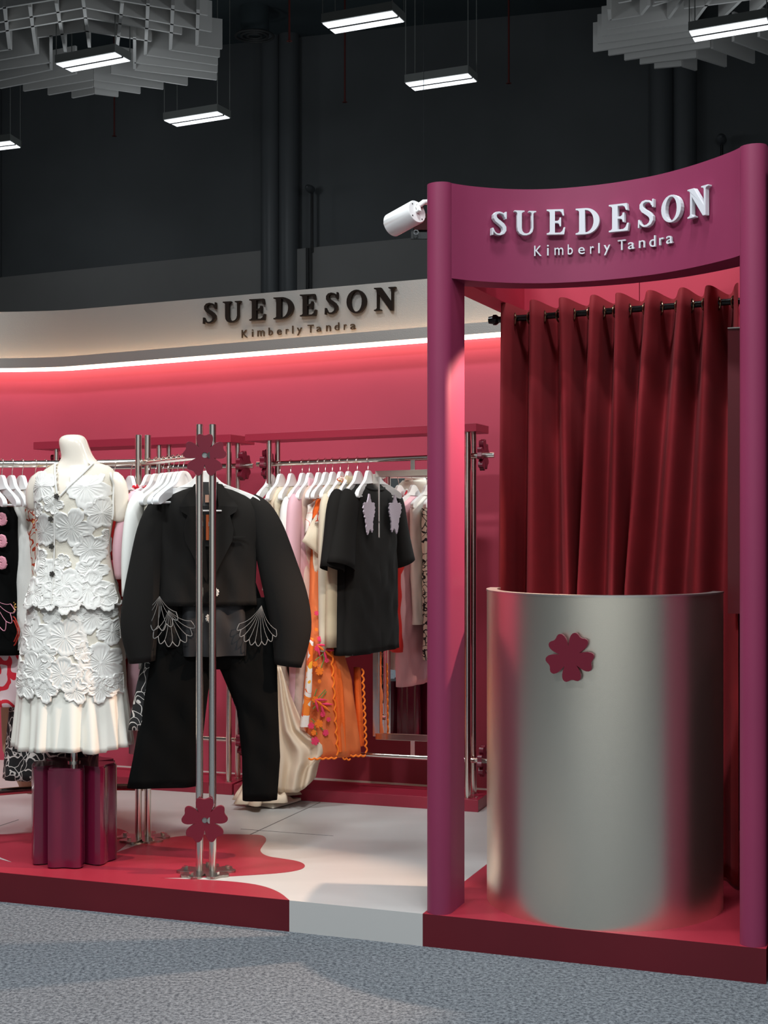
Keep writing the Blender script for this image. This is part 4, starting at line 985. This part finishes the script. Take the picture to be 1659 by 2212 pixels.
def pinkx(t):
    m = M(); m.tube([(-.05,-.012,-.10),(0,-.03,-.115),(.05,-.012,-.10)], (.028,.012) if False else [(.028,.012)]*3, 12, up=(0,1,0)); link('collar', m, PINK, t, local=True, smooth=True)
    for s, zz, ln in ((-1, -.72, .24), (0, -.98, .22)):
        R2_ = body_mesh([(zz+.02, -.17+.12*(s+1), .06, .035), (zz-ln, -.19+.12*(s+1), .085, .045)], 36, .2, 5, s, .006, hem=.01)
        m = M(); m.rings(R2_, 36, True, False); link('lace_cuff', m, PINKL, t, local=True, smooth=True, auto=180)
G_('pink_shirt', 'pale pink long shirt with eyelet lace cuffs on the right rail', 'shirt', GR2, rp(668), YR, SH(.20,.035)+[(-.5,0,.19,.05),(-.95,0,.2,.06),(-1.2,0,.18,.06)], PINK, [sleeve(-1,.2,-.19,.62,.06,.075,.04)], seed=4, extras=pinkx)
G_('nude_knit_dress', 'nude wavy knit dress between the pink shirt and the orange dress', 'dress', GR2, rp(676), YR, SH(.17,.03)+[(-.5,0,.15,.045),(-.9,-.03,.17,.05),(-1.33,-.05,.14,.05)], NUDE, seed=5)
kxr = .00241
def rl(cx):
    """photo px -> local x,z for a garment turned to face the viewer on the right rail"""
    return lambda x, y: ((x-cx)*kxr, -(y-991)*.00222)
def orx(t):
    q_ = rl(712)
    def pathpx(pts, yo, wob=0, n=0):
        P_ = smooth(pts, 2, False); out = []
        for i, p in enumerate(P_):
            x, z = q_(p[0], p[1]); out.append((x, yo, z))
        return out
    def scal(pts, yo, r=.0045, amp=.010, k=12, horiz=False):
        (x0, y0_), (x1, y1_) = pts; n = 72; o = []
        for i in range(n+1):
            f = i/n; x, z = q_(x0+(x1-x0)*f, y0_+(y1_-y0_)*f); w = amp*abs(sin(f*pi*k))
            o.append((x+(0 if horiz else w), yo, z-(w if horiz else 0)))
        m = M(); m.tube(o, r, 8); return link('scalloped_edge', m, ORTH, t, local=True, smooth=True)
    scal(((697,1330),(714,1622)), -.078); scal(((768,1440),(776,1622)), -.070)
    scal(((655,1624),(714,1626)), -.080, .0045, .006, 5, True); scal(((728,1628),(745,1632)), -.066, .004, .008, 2, True); scal(((745,1624),(777,1626)), -.070, .0045, .007, 3, True)
    rnd = random.Random(2)
    sp_ = [(676,1318,5,0),(683,1345,5,1),(678,1372,6,0),(690,1384,6,1),(672,1392,6,0),(668,1425,6,1),(692,1418,5,0),(677,1440,9,1),(668,1500,7,1),(684,1532,6,0),(696,1544,5,0),(660,1555,7,0),(676,1552,9,1),(665,1570,6,1),(690,1572,7,0),(668,1588,9,0),(677,1462,4,1),(672,1352,4,1)]
    for x, y, r_, k in sp_:
        x_, z_ = q_(x, y); c = Vector((x_, -.080, z_)); R_ = r_*.0023
        m = M(); m.prism([flower(R_, rnd.uniform(0, 72), .45)], lambda a, b, q: c+Vector((a, -q, b)), .004); link('stitched_flower', m, ORTH if k else HOTP, t, local=True)
    for x, y, a_ in [(672,1384,1),(686,1395,-1),(668,1500,1),(680,1510,1)]:
        x_, z_ = q_(x, y)
        for sg in (-1, 0, 1):
            m = M(); c = Vector((x_, -.082, z_)); an = radians(-40+35*sg); m.tube([c, c+Vector((.03*cos(an), -.002, .03*sin(an))), c+Vector((.062*cos(an), 0, .062*sin(an)))], [.003,.007,.001], 8); link('stitched_petal', m, HOTP if sg else ORTH, t, local=True, smooth=True)
    for p in ([(688,1415),(684,1405),(687,1388)], [(668,1418),(680,1408),(686,1404)], [(676,1445),(684,1425),(690,1405)], [(664,1510),(676,1495),(690,1480)], [(662,1505),(668,1490),(672,1478)], [(664,1520),(680,1500),(692,1484)], [(660,1540),(670,1550),(676,1556)], [(672,1575),(668,1560),(664,1548)], [(690,1572),(680,1560),(676,1556)]):
        m = M(); m.tube(pathpx(p, -.080), .0022, 6); link('stitched_stem', m, GREEN, t, local=True)
    bx = lambda y, xl, xr, hd: (q_(0, y)[1], (q_(xl, y)[0]+q_(xr, y)[0])/2, (q_(xr, y)[0]-q_(xl, y)[0])/2, hd)
    m = M(); m.rings(body_mesh([bx(1360,700,716,.02), bx(1480,706,732,.025), bx(1615,712,737,.03)], 30, .15, 4, 3, .003), 30, True); o = link('lace_godet', m, ORF, t, local=True, smooth=True, auto=180)
    for v in o.data.vertices: v.co.y -= .045
    m = M(); m.rings(body_mesh([bx(1440,764,776,.02), bx(1610,768,784,.025)], 30, .1, 4, 3, .003), 30, True); link('lace_godet', m, ORF, t, local=True, smooth=True, auto=180)
    m = M(); m.rings(body_mesh([bx(1370,661,668,.02), bx(1480,652,664,.02), bx(1558,642,658,.02)], 30, .1, 4, 6, .002), 30, True); o = link('printed_panel', m, ORP, t, local=True, smooth=True, auto=180)
    for v in o.data.vertices: v.co.y -= .055
G_('orange_dress', 'long sheer orange dress with stitched flowers and scalloped edges on the right rail', 'dress', GR2, rp(700)-V3(VR*.05,0), YR-.85, [(-.12,0,.03,.02),(-.3,0,.05,.035),(-.6,-.03,.045,.045),(-.78,-.035,.06,.06),(-1.05,-.01,.115,.065),(-1.3,.005,.135,.07),(-1.415,.01,.145,.07)], ORSH, seed=6, pleat=.05, npl=6, extras=orx, wr=.008)
for ch in [o for o in COL.objects if o.parent and o.parent.name == 'orange_dress']:
    for v in ch.data.vertices: v.co.y -= .13*min(1, max(0, (-v.co.z-.35)/.5))
def capex(t):
    q_ = rl(722)
    def panel(nm, pts, mtl, yo, bend=.02, th=.004):
        """curved cloth panel from four corner chains given in photo px"""
        (a, b_, c, d) = pts; m = M(); rows = []
        for i in range(11):
            f = i/10; row = []
            for k in range(11):
                g = k/10
                x = (a[0]*(1-g)+b_[0]*g)*(1-f)+(d[0]*(1-g)+c[0]*g)*f; y = (a[1]*(1-g)+b_[1]*g)*(1-f)+(d[1]*(1-g)+c[1]*g)*f
                lx, lz = q_(x, y); row.append(Vector((lx, yo-bend*sin(pi*g)*(.4+.6*f)-.006*sin(f*9+g*5), lz)))
            rows.append(row)
        m.grid(rows); link(nm, m, mtl, t, local=True, smooth=True, auto=180, solid=th)
    panel('cape_panel', [(676,1090),(694,1096),(694,1215),(637,1166)], CREAM, -.10, .02)
    panel('cape_point', [(663,1180),(694,1196),(690,1222),(668,1241)], mat('light linen', (.76,.66,.50), .85, bump=.3, bscale=160), -.075, .012)
    panel('cutwork_yoke', [(684,1062),(700,1068),(694,1136),(662,1128)], WRP, -.112, .018)
    panel('orange_frill', [(668,1078),(690,1062),(678,1110),(660,1118)], ORF, -.088, .02)
    panel('print_frill', [(655,1088),(676,1074),(664,1140),(648,1150)], ORP, -.065, .02)
G_('cape_blouse', 'beige linen cape blouse with rust cutwork shoulder on the right rail', 'blouse', GR2, rp(722), YR-.85, [(-.12,0,.04,.02),(-.14,0,.07,.03),(-.25,0,.085,.05),(-.5,.0,.08,.05)], CREAM, seed=7, extras=capex)
def ruf(t):
    m = M(); m.tube([(-.06+.12*i/24+.004*sin(i*2.2), -.02+.012*cos(i*2), -.098+.012*sin(i*1.7)) for i in range(25)], [(.011+.004*sin(i*2.6)) for i in range(25)], 8); link('ruffle_collar', m, WRP, t, local=True, smooth=True)
G_('cream_coat', 'cream long shirt with a ruffled rust collar on the right rail', 'shirt', GR2, rp(735), YR, SH(.20,.035)+[(-.5,0,.20,.05),(-.95,0,.21,.06)], CREAM, [sleeve(-1,.2,-.19,.72,.055,.04,.02)], seed=8, extras=ruf)
def tanx(t):
    m = M(); m.tube([(-.06,-.01,-.095),(-.03,-.025,-.105),(.02,-.02,-.10),(.06,-.01,-.095)], [(.026,.012)]*4, 12, up=(0,1,0)); link('collar', m, TANF, t, local=True, smooth=True)
G_('tan_coat', 'tan long collared shirt behind the black t-shirts on the right rail', 'shirt', GR2, rp(752), YR, SH(.20,.035)+[(-.5,0,.20,.05),(-.85,0,.2,.055)], TANF, [sleeve(-1,.2,-.19,.7,.055,.05,.03)], seed=9, extras=tanx)
G_('black_tshirt', 'black t-shirt second from the mirror with its sleeve hanging to the left', 't-shirt', GR2, rp(772), YR-.05, SH(.23,.035)+[(-.5,0,.23,.05),(-.93,0,.24,.055)], BLKF, [sleeve(-1,.24,-.19,.33,.085,.09,.07), sleeve(1,.24,-.19,.33,.085,.09,.07)], seed=10)
LILAC = mat('lilac lace', (.52,.44,.50), .85, bump=.9, bscale=200)
def lacepatch(t):
    for s in (-1, 1):
        out = [(0,.095),(.008,.06),(.018,.045),(.035,.05),(.04,.02),(.034,-.01),(.024,-.03),(.026,-.07),(.018,-.085),(.01,-.065),(0,-.07),(-.01,-.095),(-.02,-.075),(-.024,-.03),(-.036,-.005),(-.044,.03),(-.036,.05),(-.018,.045),(-.01,.06)]
        c = Vector((s*.115, -.052, -.26)); m = M(); m.prism([[(p[0]*(1+.10*sin(i*2.4)), p[1]*(1+.03*sin(i*1.9+1))) for i, p in enumerate(smooth(out, 2))]], lambda a, b, q: c+Vector((a*1.6, -q-.006, b*1.1)), .006); link('lace_patch', m, LILAC, t, local=True)
    m = M(); m.tube([(.09*cos(q*pi/12), -.006+.03*sin(q*pi/12)*-1, -.125-.02*sin(q*pi/12)*(q < 12)) for q in range(13)], .007, 10); link('neck_rib', m, BLKF, t, local=True, smooth=True)
    m = M(); m.box((-.02,-.02,-.125), (.03,.002,.012)); link('neck_label', m, TAGB, t, local=True)
G_('black_tshirt', 'black t-shirt with two lilac lace patches hanging next to the mirror', 't-shirt', GR2, rp(794), YR-.10, SH(.22,.04,neck=.085)+[(-.5,0,.22,.055),(-.93,0,.235,.06)], BLKF, [sleeve(-1,.22,-.19,.32,.085,.105,.085), sleeve(1,.22,-.19,.32,.085,.08,.09)], seed=11, extras=lacepatch)
# ---------------- front stand, rail A-B: black outfit in front
YA = atan2(nAB.y, nAB.x)
def ap(f): q = pA+(pB-pA)*f; return V3(q, zUp-.008*f)
GS = 'clothes on the front stand rail'; GH = 'hangers on the front stand rail'
y0 = .035
put_hanger(Vector(((444-CX)/F*5.80, 5.80, zUp-.004)), .17, 'white hanger with grey print holding the black blazer behind the flower', GH)
kx = .00183
ox = 454
def L(px, py): return ((px-ox)*kx, zUp and (-(py-985)*.00180))
BZ = Vector(((449-CX)/F*5.80, 5.80, zUp-.004)); YZ = .17
def blazer():
    t = thing('black_blazer', 'black cropped blazer with wide sleeves hanging behind the twin chrome poles', 'jacket', BZ, YZ)
    rg = [(-.118,0,.070,.02),(-.128,0,.105,.03),(-.150,0,.160,.042),(-.175,0,.200,.050),(-.21,0,.218,.056),(-.27,0,.212,.060),(-.35,0,.195,.062),(-.5,0,.188,.062),(-.565,0,.192,.062),(-.585,0,.194,.062)]
    m = M(); m.rings(body_mesh(rg, 64, .03, 7, 2, .004), 64, True, False); link('body', m, BLKF, t, local=True, smooth=True, auto=180, solid=.003)
    for s, pth in ((-1, [(-.165,0,-.165,(.03,.03)),(-.195,0,-.205,(.048,.042)),(-.222,-.003,-.29,(.058,.048)),(-.242,-.006,-.42,(.064,.050)),(-.262,-.010,-.56,(.072,.054)),(-.272,-.012,-.68,(.074,.055)),(-.258,-.012,-.805,(.050,.048))]),
                   (1, [(.165,0,-.165,(.03,.03)),(.205,0,-.205,(.052,.042)),(.240,-.003,-.29,(.066,.048)),(.275,-.006,-.42,(.076,.050)),(.315,-.010,-.56,(.086,.054)),(.338,-.012,-.69,(.082,.055)),(.318,-.012,-.83,(.054,.048))])):
        m = M(); P2 = []; R2 = []
        for i in range(len(pth)-1):
            for k in range(5):
                f = k/5; a, b = pth[i], pth[i+1]; w_ = 0; P2.append([a[0]+(b[0]-a[0])*f+w_, a[1]+(b[1]-a[1])*f+w_, a[2]+(b[2]-a[2])*f]); R2.append((a[3][0]+(b[3][0]-a[3][0])*f, a[3][1]+(b[3][1]-a[3][1])*f))
        P2.append(pth[-1][:3]); R2.append(pth[-1][3]); P2, R2 = relax(P2, R2)
        m.tube(P2, R2, 24, cap=False, up=(0,1,0)); link('sleeve', m, BLKF, t, local=True, smooth=True, auto=180, solid=.003)
        m = M(); e = pth[-1]; m.tube([(e[0], e[1], e[2]+.02), (e[0]-s*.004, e[1], e[2]+.004)], [(e[3][0]-.004, e[3][1]-.004)]*2, 20, up=(0,1,0)); link('sleeve_inside', m, BLKT, t, local=True)
    for s in (-1, 1):
        m = M(); out = [(.030,-.100),(.055,-.105),(.115,-.195),(.108,-.214),(.083,-.228),(.098,-.285),(.092,-.33),(.010,-.49),(.004,-.47),(.018,-.29),(.038,-.19)]
        m.prism([[(x*s, z) for x, z in out]], lambda a, b, q: Vector((a, -.040-.030*min(1, max(0, (-.11-b)/.09))-q, b)), .006); link('lapel', m, BLKF, t, local=True, bevel=.002)
    m = M(); m.prism([[(-.040,-.096),(.040,-.096),(.028,-.19),(.014,-.35),(-.014,-.35),(-.028,-.19)]], lambda a, b, q: Vector((a, -.036-.031*min(1, max(0, (-.11-b)/.09))-q, b)), .002); link('lining', m, mat('black lining', (.004,.004,.004), .5), t, local=True)
    m = M(); m.box((.105, -.070, -.315), (.080, .004, .009)); link('pocket_welt', m, BLKF, t, local=True, bevel=.001)
    m = M(); m.rings(body_mesh([(-.56,.02,.125,.045),(-.70,.02,.135,.052),(-.785,.02,.13,.052)], 48, .12, 6, 4, .004), 48, True); link('inner_top', m, mat('black satin lining top', (.010,.010,.011), .55), t, local=True, smooth=True, auto=180)
    for x, z in ((.022,-.53),(.005,-.632)):
        m = M(); c = Vector((x, -.074, z)); m.prism([flower(.019, 80, .7, 6)], lambda a, b, q: c+Vector((a, -q, b)), .006)
        for r_ in (.013, .007): m.tube([c+Vector((r_*cos(q*pi/8), -.008, r_*sin(q*pi/8))) for q in range(17)], .0016, 6, cap=False)
        link('crochet_button', m, LACE, t, local=True)
    m = M(); m.box((.004,-.076,-.275), (.030,.001,.100)); tg = link('swing_tag', m, TAGO, t, local=True); m = M(); m.box((.007,-.0772,-.262), (.016,.001,.018)); link('tag_sticker', m, TAGW, tg, local=True)
    m = M(); m.box((.003,-.0705,-.162), (.034,.001,.030)); link('neck_label', m, TAGB, t, local=True)
    m = M(); m.tube([(-.050,-.076,-.210),(.050,-.076,-.210)], .0032, 8); link('inner_strap', m, WHITEP, t, local=True)
    return t
blazer()
def trousers():
    t = thing('black_trousers', 'black wide leg trousers hanging under the black blazer', 'trousers', BZ+Vector((.004,.03,0)), YZ)
    def leg(rg, seed): m = M(); m.rings(body_mesh(rg, 40, .04, 5, seed, .004), 40, True, False); link('leg', m, BLKT, t, local=True, smooth=True, auto=180, solid=.003)
    leg([(-.56,-.08,.10,.045),(-.72,-.100,.122,.05),(-.95,-.135,.125,.05),(-1.2,-.172,.132,.05),(-1.305,-.184,.142,.05)], 1)
    leg([(-.56,.12,.12,.045),(-.72,.132,.130,.05),(-.82,.150,.118,.05),(-1.0,.190,.082,.045),(-1.2,.205,.075,.045),(-1.37,.200,.068,.045)], 2)
    m = M(); m.rings(body_mesh([(-.50,.015,.17,.04),(-.6,.02,.20,.045),(-.78,.02,.225,.05),(-.84,.02,.12,.045)], 40, 0, 0, 3, .003), 40, True, True); link('hips', m, BLKT, t, local=True, smooth=True, auto=180)
    return t
bz = trousers()
WL = mat('pale embroidery thread', (.19,.185,.175), .8)
def fan_flower(parent, c, R, a0, a1, n, mtl, yoff=0, w=.0011):
    """drawn fan shaped bloom: curved ribs joined by a scalloped outline"""
    m = M(); tips = []
    for i in range(n):
        a = radians(a0+(a1-a0)*i/(n-1)); L_ = R*(.78+.22*sin(pi*i/(n-1))); pts = []; k0 = (i-(n-1)/2)/(n-1)
        for k in range(11):
            f = k/10; bb = a+k0*.55*f*f; pts.append(c+Vector((cos(bb)*L_*f, yoff, sin(bb)*L_*f)))
        m.tube(pts, [w*(.5+.7*k/10) for k in range(11)], 6); tips.append(pts[-1])
    for p, q in zip(tips, tips[1:]):
        mid = (p+q)/2; o_ = (mid-c).normalized()*((q-p).length*.75); ps = []
        for k in range(7): f = k/6; ps.append(p+(q-p)*f+o_*sin(pi*f))
        m.tube(ps, w*1.5, 6)
    return link('embroidered_fan', m, mtl, parent, local=True, smooth=True)
fan_flower(bz, Vector((-.200,-.060,-.545)), .115, 235, 300, 7, WL, -.022)
fan_flower(bz, Vector((-.165,-.060,-.60)), .125, 250, 318, 8, WL, -.024)
fan_flower(bz, Vector((.200,-.060,-.585)), .145, 235, 285, 9, WL, -.022)
# others on the same rail, going back towards pole pair B
YB = radians(66)
AH = [(.34,'white hanger directly behind the black blazer, holding printed trousers'),(.42,'white hanger second behind the blazer on the front stand'),(.50,'white hanger third behind the blazer on the front stand'),(.58,'white hanger in the black and ecru print shirt behind the blazer'),(.66,'white hanger with its wing end in the white shirt left of the blazer'),(.78,'white hanger above the pink blouse'),(.90,'white hanger in the red dress nearest the rear pole pair')]
for f, lab in AH: put_hanger(ap(f), YB+random.uniform(-.05,.05), lab, GH)
def prlegs(t):
    for rg in ([(-.70,-.10,.10,.035),(-.9,-.16,.085,.035),(-1.08,-.205,.075,.035)], [(-.70,.11,.10,.035),(-.9,.185,.075,.035),(-1.05,.225,.060,.035)]):
        m = M(); m.rings(body_mesh(rg, 40, .04, 4, 3, .003), 40, True); link('leg', m, BWP, t, local=True, smooth=True, auto=180, solid=.002)
G_('print_trousers', 'black trousers with white line drawing hanging behind the black outfit', 'trousers', GS, ap(.30)+Vector((.05,.02,0)), .22, [(-.20,0,.14,.03),(-.5,0,.18,.035),(-.72,.0,.20,.04)], BWP, seed=21, extras=prlegs)
G_('black_shirt', 'black collared jacket just showing behind the right shoulder of the blazer', 'jacket', GS, ap(.42)+Vector((.05,0,0)), YB, SH(.18,.03)+[(-.5,0,.17,.035),(-.75,0,.17,.035)], BLKF, seed=22)
G_('white_blouse', 'white blouse third behind the black blazer', 'blouse', GS, ap(.50)+Vector((.03,0,0)), YB, SH(.20,.03)+[(-.5,0,.19,.035),(-.72,0,.16,.035)], WF, seed=23)
G_('print_shirt', 'ecru shirt with black drawing reflected at the right side of the framed mirror', 'shirt', GS, ap(.58)+Vector((.02,0,0)), YB, SH(.20,.03)+[(-.5,0,.19,.035),(-1.05,0,.17,.04)], WBP, seed=29)
G_('white_shirt', 'white long sleeved shirt between the blazer and the pink blouse', 'shirt', GS, ap(.66), YB, SH(.20,.03)+[(-.5,0,.19,.035),(-.85,0,.16,.035)], WF, [[(-.16,0,-.15,.035),(-.205,0,-.20,.055),(-.235,0,-.38,.055),(-.24,0,-.55,.045)]], seed=24)
G_('pink_blouse', 'pink blouse with puffed sleeve left of the white shirt', 'blouse', GS, ap(.78), YB, SH(.20,.035)+[(-.5,0,.195,.04),(-.9,0,.19,.045),(-1.2,0,.18,.045)], PINK, [[(-.14,0,-.15,.035),(-.195,0,-.20,.060),(-.225,0,-.36,.078),(-.22,0,-.48,.060)]], seed=25)
def rufx(t):
    rnd = random.Random(8)
    for k in range(5):
        c = Vector((-.09+.035*k, -.035, -.115+rnd.uniform(-.01,.01))); m = M(); m.prism([flower(.026, rnd.uniform(0,72), .5)], lambda a, b, q: c+Vector((a, -q-.012*cos(a*60), b)), .004); link('ruffle', m, RWP, t, local=True)
G_('red_dress', 'red dress with a patterned ruffle collar and tied waist just right of the mannequin', 'dress', GS, ap(.90), YB-.42, SH(.185,.035)+[(-.45,0,.17,.04),(-.52,0,.185,.05),(-.56,0,.17,.04),(-1.0,0,.18,.045)], REDF, [sleeve(-1,.17,-.17,.24,.055,.045,.02)], seed=26, extras=rufx)
# ---------------- left curved rail
YLr = -1.05
def lp(px): q = lrail(px); return V3(q, ZL-.006)
GL = 'clothes on the left curved rail'; GHL = 'hangers on the left curved rail'
LH = [(283,'empty white hanger between the mannequin shoulder and the rear pole pair'),(247,'white hanger hidden behind the right shoulder of the mannequin'),(222,'white hanger behind the mannequin neck, right of it'),(128,'white hanger behind the left shoulder of the mannequin'),(98,'white hanger above the gold top'),
      (76,'white hanger beside the lace vest with its hook high on the rail'),(48,'white hanger in the rust embroidered top at the left'),(26,'white hanger with its wing end above the white gown'),(4,'white hanger nearest the left photo edge above the black rose dress'),(-24,'white hanger just outside the left photo edge')]
for i, (px, lab) in enumerate(LH): put_hanger(lp(px), (YLr if px > 200 else YLr+.15)+random.uniform(-.06,.06), lab, GHL)
G_('gold_top', 'gold satin top peeking out left of the lace vest', 'top', GL, lp(98), YLr, SH(.19,.03)+[(-.4,0,.18,.04),(-.7,0,.18,.04)], GOLD, seed=31)
G_('summer_blouse', 'white top with rust embroidery left of the lace vest', 'top', GL, lp(62), YLr, SH(.20,.03)+[(-.4,0,.19,.045),(-.75,0,.20,.05)], WRP, [sleeve(1,.19,-.17,.25,.05,.06,.03)], seed=32)
def motif(t):
    m = M(); c = Vector((.10,-.075,-.60))
    for k in range(10): a = k*pi/5; m.tube([c, c+Vector((.022*cos(a),-.002,.022*sin(a)))], [.001,.003], 6)
    link('star_motif', m, GOLD, t, local=True)
    m = M()
    for r_ in (.045, .034): m.tube([Vector((.10,-.08,-.70))+Vector((r_*1.0*cos(q*pi/12)*(1+.12*cos(q*pi/3)), 0, r_*1.35*sin(q*pi/12))) for q in range(25)], .0028, 6, cap=False)
    link('rust_motif', m, mat('rust thread', (.45,.03,.015), .8), t, local=True, smooth=True)
G_('white_gown', 'white gown with a knotted strap and a yellow star motif left of the mannequin', 'dress', GL, lp(30), YLr+.35, [(-.185,.05,.03,.02),(-.27,.06,.05,.03),(-.33,.06,.09,.045),(-.5,.05,.12,.06),(-.78,.04,.14,.07)], WF, seed=33, extras=motif)
def roses(t):
    for i, z in enumerate((-.235,-.325,-.415)):
        c = Vector((.160,-.054,z)); m = M()
        m.tube([c+Vector(((.005+.021*q/48)*cos(q*.65), -.004, (.005+.021*q/48)*sin(q*.65))) for q in range(49)], [.004+.002*abs(sin(q*1.3)) for q in range(49)], 8)
        m.tube([c, c-Vector((0,.006,0))], [.024,.016], 16); link('crochet_rose', m, mat('rose pink yarn', (.70,.30,.36), .85), t, local=True, smooth=True)
    fan_flower(t, Vector((.13,-.065,-.56)), .12, 240, 330, 7, mat('pink thread', (.68,.28,.36), .8), -.01)
G_('rose_dress', 'black dress with three pink crochet roses at the left photo edge', 'dress', GL, lp(-8)-Vector((.068,0,0)), YLr+.62, [(-.185,.0,.17,.02),(-.23,0,.19,.045),(-.5,0,.19,.055),(-.80,0,.2,.06)], BLKT, seed=34, extras=roses)
G_('swirl_skirt', 'pink and red swirl printed skirt low at the left photo edge', 'skirt', GL, lp(20), YLr+.5, [(-.62,0,.14,.04),(-.8,0,.15,.05),(-1.02,0,.16,.06)], RWP, seed=35, pleat=.1, npl=6)
G_('rust_hem_dress', 'white dress with rust scalloped hem behind the white gown', 'dress', GL, lp(48), YLr+.3, SH(.18,.03)+[(-.5,0,.15,.05),(-.86,0,.16,.06)], WRP, seed=36)
G_('print_culottes', 'black culottes with white line drawing showing under the mannequin skirt', 'trousers', GL, lp(100)+Vector((0,-.10,0)), YLr+.75, [(-.5,0,.10,.04),(-.9,0,.13,.05),(-1.33,0,.175,.06)], BWP, seed=37, pleat=.06, npl=5)
G_('navy_print_dress', 'navy dress with copper line drawing showing right of the mannequin pole', 'dress', GL, lp(190)+Vector((0,-.10,0)), YLr+.75, [(-.5,0,.06,.04),(-.8,0,.06,.05),(-1.33,0,.065,.05)], NVP, seed=38)
G_('beige_gown', 'beige satin gown falling to the lower rail left of the plinth', 'dress', GL, lp(64)+Vector((0,.12,0)), YLr+.5, [(-.5,-.02,.12,.05),(-1.0,-.03,.17,.05),(-1.25,-.03,.16,.05),(-1.42,-.02,.05,.04)], mat('beige satin', (.50,.37,.22), .5), seed=39)
